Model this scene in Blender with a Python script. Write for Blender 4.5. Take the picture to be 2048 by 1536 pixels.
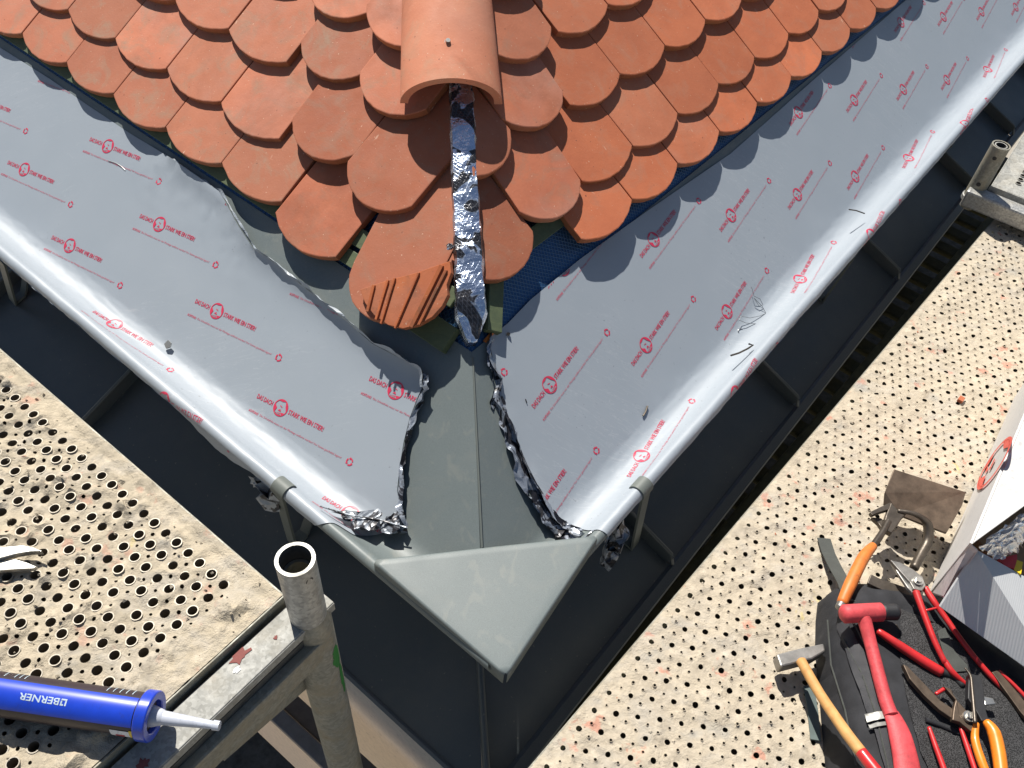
import bpy, bmesh, math, random
from mathutils import Vector, Matrix, noise
from mathutils.geometry import delaunay_2d_cdt
random.seed(7)
for o in list(bpy.data.objects): bpy.data.objects.remove(o)
SC = bpy.context.scene
COL = SC.collection
R = math.radians
V = Vector
# ------------------------------------------------------------------ camera
F, TH, RO, CX, CY = 1726.0, .844592, .104812, 1024.0, 768.0
FW = V((0, math.cos(TH), -math.sin(TH)))
_r = V((1, 0, 0)); _u = _r.cross(FW)
RT = _r*math.cos(RO)+_u*math.sin(RO)
UP = -_r*math.sin(RO)+_u*math.cos(RO)
cd = bpy.data.cameras.new('camera'); cam = bpy.data.objects.new('camera', cd); COL.objects.link(cam)
cd.sensor_width = 36; cd.lens = F/2048*36; cd.clip_start = .02; cd.clip_end = 500
cam.matrix_world = Matrix(((RT.x, UP.x, -FW.x, 0), (RT.y, UP.y, -FW.y, 0), (RT.z, UP.z, -FW.z, 0), (0, 0, 0, 1)))
SC.camera = cam
# ------------------------------------------------------------------ light
SUN_EL, SUN_AZ = 55.0, -26.0
SUNV = V((math.sin(R(SUN_AZ))*math.cos(R(SUN_EL)), math.cos(R(SUN_AZ))*math.cos(R(SUN_EL)), math.sin(R(SUN_EL))))
W = bpy.data.worlds.new('World'); SC.world = W; W.use_nodes = True
nt = W.node_tree; nt.nodes.clear()
sk = nt.nodes.new('ShaderNodeTexSky'); sk.sky_type = 'NISHITA'; sk.sun_disc = False
sk.sun_elevation = R(SUN_EL); sk.sun_rotation = R(SUN_AZ)
bg = nt.nodes.new('ShaderNodeBackground'); bg.inputs[1].default_value = .05
wo = nt.nodes.new('ShaderNodeOutputWorld')
nt.links.new(sk.outputs[0], bg.inputs[0]); nt.links.new(bg.outputs[0], wo.inputs[0])
sl = bpy.data.lights.new('sun', 'SUN'); sl.energy = 5.0; sl.angle = R(.5); sl.color = (1, .95, .87)
so = bpy.data.objects.new('sun', sl); COL.objects.link(so); so.rotation_euler = SUNV.to_track_quat('Z', 'Y').to_euler(); so.location = SUNV*20
SC.view_settings.view_transform = 'Standard'; SC.view_settings.look = 'None'
SC.view_settings.exposure = .5; SC.view_settings.gamma = 1; SC.view_settings.use_curve_mapping = False
SC.render.engine = 'CYCLES'
# ------------------------------------------------------------------ geometry of the place
def ray(x, y): return FW+RT*((x-CX)/F)-UP*((y-CY)/F)
def onpl(p, N, Q): v = ray(*p); return v*(N.dot(Q)/N.dot(v))
def onz(p, z): v = ray(*p); return v*(z/v.z)
AZ = {'R': .6045, 'L': -.9574}
PIT = .648
DV = {k: V((math.sin(a), math.cos(a), 0)) for k, a in AZ.items()}          # along the eave, away from the corner
OUT = {'R': V((math.cos(AZ['R']), -math.sin(AZ['R']), 0)), 'L': V((-math.cos(AZ['L']), math.sin(AZ['L']), 0))}
MU = {k: -OUT[k]*math.cos(PIT)+V((0, 0, math.sin(PIT))) for k in 'RL'}      # up the slope
NN = {k: OUT[k]*math.sin(PIT)+V((0, 0, math.cos(PIT))) for k in 'RL'}
P0 = ray(952, 900).normalized()*1.5
HD = NN['R'].cross(NN['L']).normalized()
if HD.z < 0: HD = -HD
HB = (OUT['R']+OUT['L']).normalized()
HSIDE = V((-HB.y, HB.x, 0))
if HSIDE.x < 0: HSIDE = -HSIDE
Z3 = V((0, 0, 1))
# ------------------------------------------------------------------ helpers
def link(o, parent=None):
    COL.objects.link(o)
    if parent: o.parent = parent
    return o
def tag(o, label=None, cat=None, group=None, kind=None):
    if label: o['label'] = label
    if cat: o['category'] = cat
    if group: o['group'] = group
    if kind: o['kind'] = kind
    return o
def empty(name, loc=(0, 0, 0)):
    o = bpy.data.objects.new(name, None); o.location = loc; o.empty_display_size = .05
    return link(o)
class MB:
    def __init__(s): s.v = []; s.f = []; s.m = []; s.sm = []
    def add(s, vs, fs, m=0, smooth=False):
        b = len(s.v); s.v += [tuple(v) for v in vs]
        for f in fs: s.f.append([i+b for i in f]); s.m.append(m); s.sm.append(smooth)
    def box(s, c, ax, ay, az, m=0, bev=0):
        c = V(c); P = []
        for k in (-1, 1):
            for j in (-1, 1):
                for i in (-1, 1): P.append(c+ax*i+ay*j+az*k)
        s.add(P, [(0, 2, 3, 1), (4, 5, 7, 6), (0, 1, 5, 4), (2, 6, 7, 3), (0, 4, 6, 2), (1, 3, 7, 5)], m)
    def bar(s, a, b, w, h, up=Z3, m=0):
        a = V(a); b = V(b); d = (b-a); sd = d.cross(up).normalized()*(w/2); u = sd.cross(d).normalized()*(h/2)
        s.box((a+b)/2, d/2, sd, u, m)
    def tube(s, pts, rad, n=12, m=0, cap=True, smooth=True, flat=None, close=False):
        pts = [V(p) for p in pts]; N = len(pts)
        if not isinstance(rad, (list, tuple)): rad = [rad]*N
        t0 = (pts[1]-pts[0]).normalized(); ref = Z3 if abs(t0.z) < .9 else V((1, 0, 0))
        a = t0.cross(ref).normalized(); rings = []
        for i, p in enumerate(pts):
            t = (pts[min(i+1, N-1)]-pts[max(i-1, 0)]).normalized()
            a = (a-t*a.dot(t)).normalized(); b = t.cross(a)
            fl = flat if flat else 1
            rings.append([p+a*(rad[i]*math.cos(2*math.pi*k/n))+b*(rad[i]*fl*math.sin(2*math.pi*k/n)) for k in range(n)])
        vs = [q for r in rings for q in r]; fs = []
        for i in range(N-1):
            for k in range(n): fs.append((i*n+k, i*n+(k+1) % n, (i+1)*n+(k+1) % n, (i+1)*n+k))
        s.add(vs, fs, m, smooth)
        if cap:
            s.add(rings[0], [tuple(range(n))[::-1]], m); s.add(rings[-1], [tuple(range(n))], m)
    def pipe(s, a, b, ro, ri, n=24, m=0, mi=None):
        a = V(a); b = V(b); t = (b-a).normalized(); ref = Z3 if abs(t.z) < .9 else V((1, 0, 0)); x = t.cross(ref).normalized(); y = t.cross(x)
        P = []
        for q, r in ((a, ro), (b, ro), (b, ri), (a, ri)):
            P += [q+x*(r*math.cos(2*math.pi*k/n))+y*(r*math.sin(2*math.pi*k/n)) for k in range(n)]
        for j in range(4):
            fs = [(j*n+k, j*n+(k+1) % n, ((j+1) % 4)*n+(k+1) % n, ((j+1) % 4)*n+k) for k in range(n)]
            s.add(P, fs, (mi if (mi is not None and j == 2) else m), j in (0, 2)) if j == 0 else s.add(P, fs, (mi if (mi is not None and j == 2) else m), j in (0, 2))
    def prism(s, poly, ext, m=0, ms=None):
        n = len(poly); poly = [V(p) for p in poly]
        s.add(poly, [tuple(range(n))], m); s.add([p+ext for p in poly], [tuple(range(n))[::-1]], m)
        s.add(poly+[p+ext for p in poly], [(i, i+n, (i+1) % n+n, (i+1) % n) for i in range(n)], m if ms is None else ms)
    def mesh(s, name, mats):
        me = bpy.data.meshes.new(name); me.from_pydata(s.v, [], s.f)
        for x in (mats if isinstance(mats, (list, tuple)) else [mats]): me.materials.append(x)
        me.polygons.foreach_set('material_index', s.m); me.polygons.foreach_set('use_smooth', s.sm)
        bm = bmesh.new(); bm.from_mesh(me); bmesh.ops.remove_doubles(bm, verts=bm.verts, dist=1e-6)
        bmesh.ops.recalc_face_normals(bm, faces=bm.faces); bm.to_mesh(me); bm.free(); me.update()
        if any(s.sm): me.set_sharp_from_angle(angle=R(50))
        return me
    def build(s, name, mats, parent=None, bevel=0, seg=2):
        o = bpy.data.objects.new(name, s.mesh(name, mats)); link(o, parent)
        if bevel:
            b = o.modifiers.new('bevel', 'BEVEL'); b.width = bevel; b.segments = seg; b.limit_method = 'ANGLE'; b.angle_limit = R(35)
        return o
def inpoly(x, y, poly):
    c = False; n = len(poly); j = n-1
    for i in range(n):
        xi, yi = poly[i]; xj, yj = poly[j]
        if (yi > y) != (yj > y) and x < (xj-xi)*(y-yi)/(yj-yi)+xi: c = not c
        j = i
    return c
def cdt(boundary, holes=(), step=.02, jit=.3, margin=.0):
    """triangles inside a boundary with holes and scattered inner points"""
    vs = []; ed = []
    def ring(p):
        b = len(vs); vs.extend(V((q[0], q[1])) for q in p); n = len(p)
        ed.extend((b+i, b+(i+1) % n) for i in range(n))
    # resample the boundary
    bp = []
    for i in range(len(boundary)):
        a = V(boundary[i][:2]); b = V(boundary[(i+1) % len(boundary)][:2]); k = max(1, int((b-a).length/step))
        bp += [a.lerp(b, j/k) for j in range(k)]
    ring(bp)
    cell = {}
    for cx, cy, r, n in holes:
        ph = random.random()*6
        ring([(cx+r*math.cos(ph+2*math.pi*k/n), cy+r*math.sin(ph+2*math.pi*k/n)) for k in range(n)])
        for i in range(-1, 2):
            for j in range(-1, 2): cell.setdefault((int(cx//.03)+i, int(cy//.03)+j), []).append((cx, cy, r))
    x0 = min(p.x for p in bp); x1 = max(p.x for p in bp); y0 = min(p.y for p in bp); y1 = max(p.y for p in bp)
    bl = [(p[0], p[1]) for p in boundary]
    y = y0+step/2
    while y < y1:
        x = x0+step/2
        while x < x1:
            px = x+random.uniform(-jit, jit)*step; py = y+random.uniform(-jit, jit)*step
            if inpoly(px, py, bl) and all((px-c[0])**2+(py-c[1])**2 > (c[2]+margin)**2 for c in cell.get((int(px//.03), int(py//.03)), ())):
                vs.append(V((px, py)))
            x += step
        y += step
    r = delaunay_2d_cdt(vs, ed, [], 1, 1e-6, False)
    vv = [(p.x, p.y) for p in r[0]]; ff = []
    for f in r[2]:
        f = tuple(f); mx = sum(vv[i][0] for i in f)/len(f); my = sum(vv[i][1] for i in f)/len(f)
        if any((mx-c[0])**2+(my-c[1])**2 < (c[2]*.97)**2 for c in cell.get((int(mx//.03), int(my//.03)), ())): continue
        if not inpoly(mx, my, bl): continue
        ff.append(f)
    return vv, ff
def fbm(x, y, z=0., s=1., o=3):
    return noise.fractal(V((x*s, y*s, z)), 1., 2., o)
# ------------------------------------------------------------------ materials
def mat(name, base=(.5, .5, .5), rough=.6, metal=0., spec=.5, coat=0.):
    m = bpy.data.materials.new(name); m.use_nodes = True; n = m.node_tree; b = n.nodes['Principled BSDF']
    b.inputs['Base Color'].default_value = (*base, 1); b.inputs['Roughness'].default_value = rough; b.inputs['Metallic'].default_value = metal
    b.inputs['Specular IOR Level'].default_value = spec; b.inputs['Coat Weight'].default_value = coat; b.inputs['Coat Roughness'].default_value = .12
    return m
class G:
    """small node graph helper"""
    def __init__(s, m): s.m = m; s.t = m.node_tree; s.b = s.t.nodes['Principled BSDF']; s.co = s.t.nodes.new('ShaderNodeTexCoord').outputs['Object']
    def N(s, kind, **kw):
        n = s.t.nodes.new(kind)
        for k, v in kw.items(): setattr(n, k, v)
        return n
    def L(s, a, b): s.t.links.new(a, b)
    def scale(s, v):
        n = s.N('ShaderNodeVectorMath', operation='MULTIPLY'); s.L(s.co, n.inputs[0]); n.inputs[1].default_value = v; return n.outputs[0]
    def noise(s, sc, det=4, rough=.55, vec=None, dist=0.):
        n = s.N('ShaderNodeTexNoise'); n.inputs['Scale'].default_value = sc; n.inputs['Detail'].default_value = det; n.inputs['Roughness'].default_value = rough
        n.inputs['Distortion'].default_value = dist; s.L(vec or s.co, n.inputs['Vector']); return n.outputs['Fac']
    def voro(s, sc, feat='F1', vec=None, out='Distance'):
        n = s.N('ShaderNodeTexVoronoi', feature=feat); n.inputs['Scale'].default_value = sc; s.L(vec or s.co, n.inputs['Vector']); return n.outputs[out]
    def ramp(s, f, stops, interp='LINEAR'):
        n = s.N('ShaderNodeValToRGB'); n.color_ramp.interpolation = interp; e = n.color_ramp.elements
        while len(e) < len(stops): e.new(.5)
        for i, (p, c) in enumerate(stops):
            e[i].position = p; e[i].color = (c, c, c, 1) if isinstance(c, (int, float)) else (*c, 1)
        s.L(f, n.inputs[0]); return n.outputs[0]
    def mix(s, f, a, b, bt='MIX'):
        n = s.N('ShaderNodeMix', data_type='RGBA', blend_type=bt)
        if isinstance(f, (int, float)): n.inputs[0].default_value = f
        else: s.L(f, n.inputs[0])
        for i, x in ((6, a), (7, b)):
            if isinstance(x, tuple): n.inputs[i].default_value = (*x, 1)
            else: s.L(x, n.inputs[i])
        return n.outputs[2]
    def math(s, op, a, b=0.):
        n = s.N('ShaderNodeMath', operation=op)
        for i, x in ((0, a), (1, b)):
            if isinstance(x, (int, float)): n.inputs[i].default_value = x
            else: s.L(x, n.inputs[i])
        return n.outputs[0]
    def base(s, c): s.L(c, s.b.inputs['Base Color'])
    def rough(s, c): s.L(c, s.b.inputs['Roughness'])
    def metal(s, c): s.L(c, s.b.inputs['Metallic'])
    def bump(s, h, st=.3, dist=.01, prev=None):
        n = s.N('ShaderNodeBump'); n.inputs['Strength'].default_value = st; n.inputs['Distance'].default_value = dist; s.L(h, n.inputs['Height'])
        if prev: s.L(prev, n.inputs['Normal'])
        s.L(n.outputs[0], s.b.inputs['Normal']); return n.outputs[0]
    def rnd(s): return s.N('ShaderNodeObjectInfo').outputs['Random']
def tile_mat(name, c1, c2, grey, stain):
    m = mat(name, c1, .75, spec=.28); g = G(m)
    rr = g.rnd()
    ofs = g.N('ShaderNodeVectorMath', operation='ADD'); g.L(g.co, ofs.inputs[0])
    cb = g.N('ShaderNodeCombineXYZ'); g.L(g.math('MULTIPLY', rr, 37.), cb.inputs[0]); g.L(g.math('MULTIPLY', rr, 91.), cb.inputs[1]); g.L(cb.outputs[0], ofs.inputs[1]); v = ofs.outputs[0]
    c = g.mix(g.ramp(g.noise(9, 4, .6, v), [(.3, 0.), (.7, 1.)]), c1, c2)
    tone = g.ramp(rr, [(0., .66), (.5, .88), (1., 1.04)])
    c = g.mix(1., c, tone, 'MULTIPLY')
    r2 = g.math('FRACT', g.math('MULTIPLY', rr, 17.3)); c = g.mix(g.ramp(r2, [(.45, 0.), (1., .6)]), c, (.40, .155, .088))
    c = g.mix(g.math('MULTIPLY', g.ramp(g.noise(14, 7, .7, v, .8), [(.5, 0.), (.72, 1.)]), stain), c, grey)
    # kiln-grey bloom on some tiles only
    c = g.mix(g.math('MULTIPLY', g.ramp(g.noise(5, 3, .5, v), [(.5, 0.), (.8, 1.)]), g.ramp(rr, [(.55, 0.), (.9, .55)])), c, (.33, .24, .21))
    # pale scuffs near the free end, pale rubbed rim
    sv = g.N('ShaderNodeVectorMath', operation='MULTIPLY'); g.L(v, sv.inputs[0]); sv.inputs[1].default_value = (1., .28, 1.)
    sc = g.ramp(g.noise(85, 3, .6, sv.outputs[0], .4), [(.68, 0.), (.74, 1.)])
    msk = g.ramp(g.noise(11, 2, .5, v), [(.5, 0.), (.62, 1.)])
    xyz = g.N('ShaderNodeSeparateXYZ'); g.L(g.co, xyz.inputs[0])
    low = g.ramp(g.math('MULTIPLY', xyz.outputs[1], 1.), [(0., 1.), (.07, .25), (.2, .0)])
    c = g.mix(g.math('MULTIPLY', g.math('MULTIPLY', sc, msk), g.math('ADD', low, .15)), c, (.78, .58, .44))
    c = g.mix(g.math('MULTIPLY', g.ramp(g.noise(4, 5, .7, v, .6), [(.46, 0.), (.66, .6)]), g.ramp(rr, [(.2, .2), (.8, 1.)])), c, tuple(x*.55 for x in c1))
    c = g.mix(g.ramp(g.noise(210, 2, .5, v), [(.70, 0.), (.76, .7)]), c, (.66, .46, .34))
    c = g.mix(g.ramp(g.noise(130, 2, .5, v), [(.72, 0.), (.77, .75)]), c, (.09, .04, .03))
    g.base(c)
    h = g.math('ADD', g.math('MULTIPLY', g.noise(26, 5, .6, v), 1.), g.math('MULTIPLY', g.noise(240, 3, .6, v), .35))
    g.bump(h, .35, .0022)
    g.rough(g.ramp(g.noise(30, 3, .5, v), [(.3, .6), (.7, .85)]))
    return m
M = {}
M['tileR'] = tile_mat('clay_tile_orange', (.62, .192, .088), (.51, .152, .072), (.36, .19, .125), .5)
M['tileL'] = tile_mat('clay_tile_weathered', (.56, .208, .12), (.47, .165, .095), (.30, .215, .15), .75)
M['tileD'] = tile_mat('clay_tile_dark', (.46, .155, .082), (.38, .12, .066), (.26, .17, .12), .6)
M['tileE'] = tile_mat('clay_tile_edge', (.42, .155, .065), (.34, .115, .055), (.25, .15, .09), .5)
def film_mat():
    m = mat('grey_protective_film', (.30, .335, .37), .3, spec=.6, coat=.06); g = G(m)
    c = g.mix(g.ramp(g.noise(3.5, 5, .6), [(.35, 0.), (.7, 1.)]), (.290, .330, .372), (.308, .346, .388))
    sc = g.ramp(g.noise(30, 6, .7, g.scale((1, 1, 1)), 1.5), [(.62, 0.), (.72, .5)])
    c = g.mix(g.math('MULTIPLY', sc, g.ramp(g.noise(4, 2), [(.5, 0.), (.65, .8)])), c, (.44, .46, .48))
    dst = g.ramp(g.noise(150, 2, .5), [(.70, 0.), (.75, .6)])
    c = g.mix(g.math('MULTIPLY', dst, g.ramp(g.noise(6, 2), [(.5, 0.), (.6, 1.)])), c, (.14, .15, .16))
    lines = g.ramp(g.noise(5, 4, .6, g.scale((1, 9, 1)), 2.), [(.49, 0.), (.5, .35), (.51, 0.)])
    c = g.mix(g.math('MULTIPLY', lines, g.ramp(g.noise(3, 2), [(.5, 0.), (.6, 1.)])), c, (.5, .52, .54))
    g.base(c)
    g.rough(g.ramp(g.noise(12, 5, .6), [(.3, .46), (.75, .54)]))
    h = g.math('ADD', g.noise(5, 2, .5), g.math('MULTIPLY', g.noise(38, 4, .6), .10))
    g.bump(h, .05, .01)
    return m
M['film'] = film_mat()
def foil_mat(name, dark=.45):
    m = mat(name, (.3, .33, .37), .3, .3); g = G(m)
    f = g.ramp(g.noise(24, 3, .6, None, 1.2), [(.44, 0.), (.48, 1.)])
    c = g.mix(f, (.016, .016, .02), (.25, .28, .33)); g.base(c)
    g.metal(g.ramp(g.noise(24, 3, .6, None, 1.2), [(.45, .0), (.55, .5)]))
    h = g.math('ADD', g.voro(30), g.math('MULTIPLY', g.noise(60, 4, .6), .5)); g.bump(h, .5, .005)
    g.rough(g.ramp(g.noise(60, 3), [(.3, .14), (.7, .4)]))
    return m
M['crump'] = foil_mat('crumpled_torn_film', 1.0)
def butyl():
    m = mat('aluminium_butyl_tape', (.7, .75, .82), .2, .95); g = G(m)
    sepx = g.N('ShaderNodeSeparateXYZ'); g.L(g.co, sepx.inputs[0])
    n1 = g.noise(13, 3, .55, None, 1.1)
    f = g.ramp(n1, [(.46, 0.), (.48, 1.)])
    c = g.mix(f, (.03, .03, .035), (.60, .69, .84))
    vv = g.N('ShaderNodeMapping'); g.L(g.co, vv.inputs[0]); vv.inputs['Rotation'].default_value = (.3, .5, R(38))
    w = []
    for ax in (0, 1):
        wv = g.N('ShaderNodeTexWave', wave_type='BANDS', bands_direction='XY'[ax]); wv.inputs['Scale'].default_value = 62; wv.inputs['Distortion'].default_value = 1.6; wv.inputs['Detail'].default_value = 2
        g.L(vv.outputs[0], wv.inputs[0]); w.append(g.ramp(wv.outputs['Fac'], [(.86, 0.), (1., 1.)]))
    gr = g.math('MAXIMUM', w[0], w[1])
    c = g.mix(g.math('MULTIPLY', gr, .12), c, (.35, .4, .5)); g.base(c)
    g.metal(g.ramp(n1, [(.45, .3), (.49, .95)]))
    h = g.math('ADD', g.math('MULTIPLY', g.voro(33), 1.4), g.math('ADD', g.math('MULTIPLY', gr, .15), g.math('MULTIPLY', g.noise(45, 5, .7), 1.2)))
    g.bump(h, .35, .006); g.rough(g.ramp(g.noise(40, 4), [(.3, .12), (.7, .36)]))
    return m
M['butyl'] = butyl()
def paint(name, c, rough=.5, grain=.06, bump=.12, sc=900):
    m = mat(name, c, rough, spec=.4); g = G(m)
    k = 1-grain
    cc = g.mix(g.noise(5, 4, .6), tuple(x*.9 for x in c), tuple(x*1.08 for x in c))
    cc = g.mix(g.ramp(g.noise(sc, 2, .5), [(.35, 0.), (.65, 1.)]), cc, tuple(min(1, x*(1+grain*4)) for x in c)); g.base(cc)
    g.bump(g.noise(sc, 2, .5), bump, .0008)
    g.rough(g.ramp(g.noise(9, 4), [(.3, rough*.85), (.7, min(1, rough*1.15))]))
    return m
M['grey'] = paint('stone_grey_coated_sheet', (.126, .149, .150), .46, .06)
def smudge():
    m = paint('stone_grey_sheet_handled', (.178, .200, .190), .5, .06); g = G(m)
    return m
def smudgy(m):
    g = G(m); src = g.b.inputs['Base Color'].links[0].from_socket
    f = g.math('MULTIPLY', g.ramp(g.noise(11, 5, .65, None, 1.0), [(.52, 0.), (.68, 1.)]), .42)
    f2 = g.math('MULTIPLY', g.ramp(g.noise(38, 3, .6, g.scale((1, .5, 1)), .5), [(.58, 0.), (.66, 1.)]), .35)
    g.base(g.mix(f2, g.mix(f, src, (.175, .19, .18)), (.21, .22, .20)))
smudgy(M['grey'])
M['greyd'] = paint('stone_grey_coated_steel', (.125, .14, .13), .5, .03)
M['skirt'] = paint('anthracite_coated_sheet', (.072, .086, .092), .42, .03, .05)
g = G(M['skirt']); src = g.b.inputs['Base Color'].links[0].from_socket
c = g.mix(g.ramp(g.noise(120, 2, .5), [(.72, 0.), (.76, .8)]), src, (.20, .19, .17))
g.base(g.mix(g.math('MULTIPLY', g.ramp(g.noise(5, 6, .7), [(.45, 0.), (.7, 1.)]), .5), c, (.115, .12, .115)))
M['skirtedge'] = paint('anthracite_edge_trim', (.075, .088, .10), .45, .06, .1)
M['print'] = mat('red_film_print', (.56, .035, .085), .45)
M['printp'] = mat('pale_red_film_print', (.50, .10, .15), .5)
def wood(name, c1, c2, sc=(6, 60, 60)):
    m = mat(name, c1, .65); g = G(m); v = g.scale(sc)
    c = g.mix(g.ramp(g.noise(1.2, 5, .65, v, .8), [(.3, 0.), (.7, 1.)]), c1, c2); g.base(c); g.bump(g.noise(2.5, 5, .7, v), .3, .001)
    return m
M['batten'] = wood('green_impregnated_timber', (.06, .085, .045), (.10, .125, .06))
M['ash'] = wood('ash_handle', (.62, .36, .13), (.45, .22, .07), (25, 25, 25))
def membrane():
    m = mat('blue_grid_membrane', (.05, .15, .36), .3, .55); g = G(m)
    vv = g.N('ShaderNodeMapping'); g.L(g.co, vv.inputs[0]); vv.inputs['Rotation'].default_value = (0, 0, R(-20))
    w = []
    for ax in 'XY':
        wv = g.N('ShaderNodeTexWave', wave_type='BANDS', bands_direction=ax); wv.inputs['Scale'].default_value = 48; wv.inputs['Distortion'].default_value = .5
        g.L(vv.outputs[0], wv.inputs[0]); w.append(g.ramp(wv.outputs['Fac'], [(.8, 0.), (1., 1.)]))
    gr = g.math('MAXIMUM', *w)
    g.base(g.mix(g.math('MULTIPLY', gr, .5), (.03, .095, .215), (.12, .22, .36))); g.bump(g.math('ADD', gr, g.math('MULTIPLY', g.noise(60, 4, .6), .8)), .5, .002)
    return m
M['membrane'] = membrane()
def dirt(name, c1, c2, c3, red=.5):
    m = mat(name, c1, .95, spec=.12); g = G(m)
    n1 = g.noise(16, 7, .65)
    c = g.mix(g.ramp(n1, [(.35, 0.), (.65, 1.)]), c1, c2)
    c = g.mix(g.ramp(g.noise(55, 5, .7), [(.48, 0.), (.66, .75)]), c, c3)
    c = g.mix(g.math('MULTIPLY', g.ramp(g.noise(21, 4, .6, g.scale((1, 1, 3))), [(.62, 0.), (.68, .85)]), red), c, (.52, .19, .13))
    c = g.mix(g.ramp(g.noise(15, 3, .6, g.scale((1.3, .8, 2))), [(.70, 0.), (.74, .55)]), c, (.62, .50, .14))
    c = g.mix(g.ramp(g.noise(9, 4, .6, g.scale((.9, 1.2, 2))), [(.62, 0.), (.72, .55)]), c, (.33, .33, .31))
    g.base(c)
    c = g.mix(g.ramp(g.noise(11, 6, .7, g.scale((1, 1.4, 1)), .5), [(.50, 0.), (.66, .4)]), c, (.44, .42, .385)); g.base(c)
    h = g.math('ADD', g.math('MULTIPLY', g.noise(70, 9, .74, None, .4), 1.), g.math('MULTIPLY', g.ramp(g.noise(26, 6, .7), [(.45, 0.), (.6, 1.)]), .55))
    g.bump(h, .6, .006)
    return m
M['dirtL'] = dirt('mortar_crust_tan', (.48, .415, .31), (.37, .325, .25), (.58, .50, .38), .4)
M['dirtR'] = dirt('mortar_crust_pale', (.50, .435, .335), (.42, .365, .285), (.57, .50, .395), .7)
def galv(name, c=(.42, .43, .42), rough=.42, metal=.55, dirtf=.5, bright=(.62, .63, .60)):
    m = mat(name, c, rough, metal); g = G(m)
    cc = g.mix(g.ramp(g.voro(240, 'F1', None, 'Color'), [(.2, 0.), (.8, 1.)]), c, bright)
    cc = g.mix(g.math('MULTIPLY', g.ramp(g.noise(18, 7, .7), [(.45, 0.), (.65, 1.)]), dirtf), cc, (.27, .235, .165))
    cc = g.mix(g.ramp(g.noise(9, 4, .6), [(.68, 0.), (.72, dirtf)]), cc, (.16, .10, .06)); g.base(cc)
    g.metal(g.ramp(g.noise(18, 7, .7), [(.4, metal), (.65, metal*.3)])); g.bump(g.noise(60, 7, .7), .35, .002)
    g.rough(g.ramp(g.noise(50, 4), [(.3, rough*.8), (.7, rough*1.4)]))
    return m
M['galv'] = galv('galvanised_steel', (.30, .305, .30), .42, .5, .5, (.46, .465, .45))
M['galvb'] = galv('bright_galvanised_steel', (.27, .27, .25), .65, .12, .35, (.37, .37, .345))
M['galvd'] = galv('dirty_galvanised_tube', (.22, .215, .18), .55, .3, .95, (.30, .295, .25))
def flat(n, c, r=.5, metal=0., spec=.5, bump=0, bs=60, coat=0, var=.15):
    m = mat(n, c, r, metal, spec, coat); g = G(m)
    g.base(g.mix(g.ramp(g.noise(35, 5, .65), [(.3, 0.), (.7, 1.)]), tuple(x*(1-var) for x in c), tuple(min(1, x*(1+var)) for x in c)))
    if max(c) > .2: src = g.b.inputs['Base Color'].links[0].from_socket; g.base(g.mix(g.math('MULTIPLY', g.ramp(g.noise(75, 6, .75, None, .6), [(.56, 0.), (.66, 1.)]), .45), src, tuple(x*.45+.02 for x in c)))
    if bump: g.bump(g.noise(bs, 6, .65), bump, .002)
    return m
M['rimL'] = flat('worn_collar_metal', (.30, .27, .22), .5, .3, bump=.2)
M['pit'] = flat('hole_shade', (.16, .135, .10), .9)  # darkness inside the holes, put into the colour
M['redrub'] = flat('red_scuffed_rubber', (.56, .065, .075), .55, spec=.4, bump=.35, bs=140, var=.28)
M['redp'] = flat('red_dipped_plastic', (.50, .02, .022), .4, coat=.15, bump=.1)
M['orange'] = flat('orange_grip', (.60, .17, .03), .5, bump=.15, var=.2)
M['orangep'] = flat('orange_plastic', (.74, .22, .015), .4, coat=.15)
M['blackr'] = flat('black_rubber', (.018, .018, .02), .55, bump=.3)
M['steel'] = flat('worn_steel', (.30, .29, .27), .42, .8, bump=.25, var=.3)
M['dsteel'] = flat('dark_forged_steel', (.10, .085, .07), .42, .75, bump=.3, var=.35)
M['rust'] = flat('rusty_blade_steel', (.115, .085, .062), .5, .6, bump=.3, bs=30, var=.4)
M['bsteel'] = flat('bright_steel', (.55, .54, .50), .3, .85, bump=.1)
M['cloth'] = flat('black_nylon', (.024, .025, .029), .75, spec=.3, bump=.5, bs=700, var=.3)
def meshm():
    m = mat('black_spacer_mesh', (.02, .02, .021), .75, spec=.35); g = G(m)
    d = g.voro(700); g.base(g.mix(g.ramp(d, [(.25, 0.), (.5, 1.)]), (.006, .006, .006), (.05, .05, .052))); g.bump(g.ramp(d, [(.2, 0.), (.5, 1.)]), .8, .002); return m
M['mesh'] = meshm()
M['strap'] = flat('grey_webbing', (.055, .06, .055), .8, bump=.6, bs=600)
M['refl'] = flat('grey_reflective_strip', (.26, .26, .24), .4, .2)
M['card'] = flat('white_card', (.58, .575, .565), .6, bump=.05, var=.03)
def corr():
    m = mat('white_corrugated_card', (.62, .64, .66), .7); g = G(m)
    wv = g.N('ShaderNodeTexWave', wave_type='BANDS', bands_direction='X'); wv.inputs['Scale'].default_value = 75; wv.inputs['Distortion'].default_value = .7; g.L(g.co, wv.inputs[0])
    g.bump(wv.outputs['Fac'], .25, .001); g.base(g.mix(g.noise(30, 5), (.46, .48, .50), (.54, .55, .56))); return m
M['corr'] = corr()
M['kraft'] = flat('brown_card', (.30, .19, .10), .8)
M['logo'] = flat('red_box_print', (.75, .07, .05), .5)
M['blue'] = flat('blue_cartridge_plastic', (.012, .05, .48), .3, coat=.4, var=.12)
M['dlabel'] = flat('dark_label', (.035, .025, .03), .4)
M['white'] = flat('white_plastic', (.72, .73, .75), .4)
M['nozzle'] = flat('pale_grey_nozzle', (.50, .53, .60), .35, coat=.2)
M['yellow'] = flat('yellow_print', (.80, .55, .02), .4)
M['redpk'] = flat('red_pack', (.6, .02, .02), .35, coat=.3)
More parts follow.
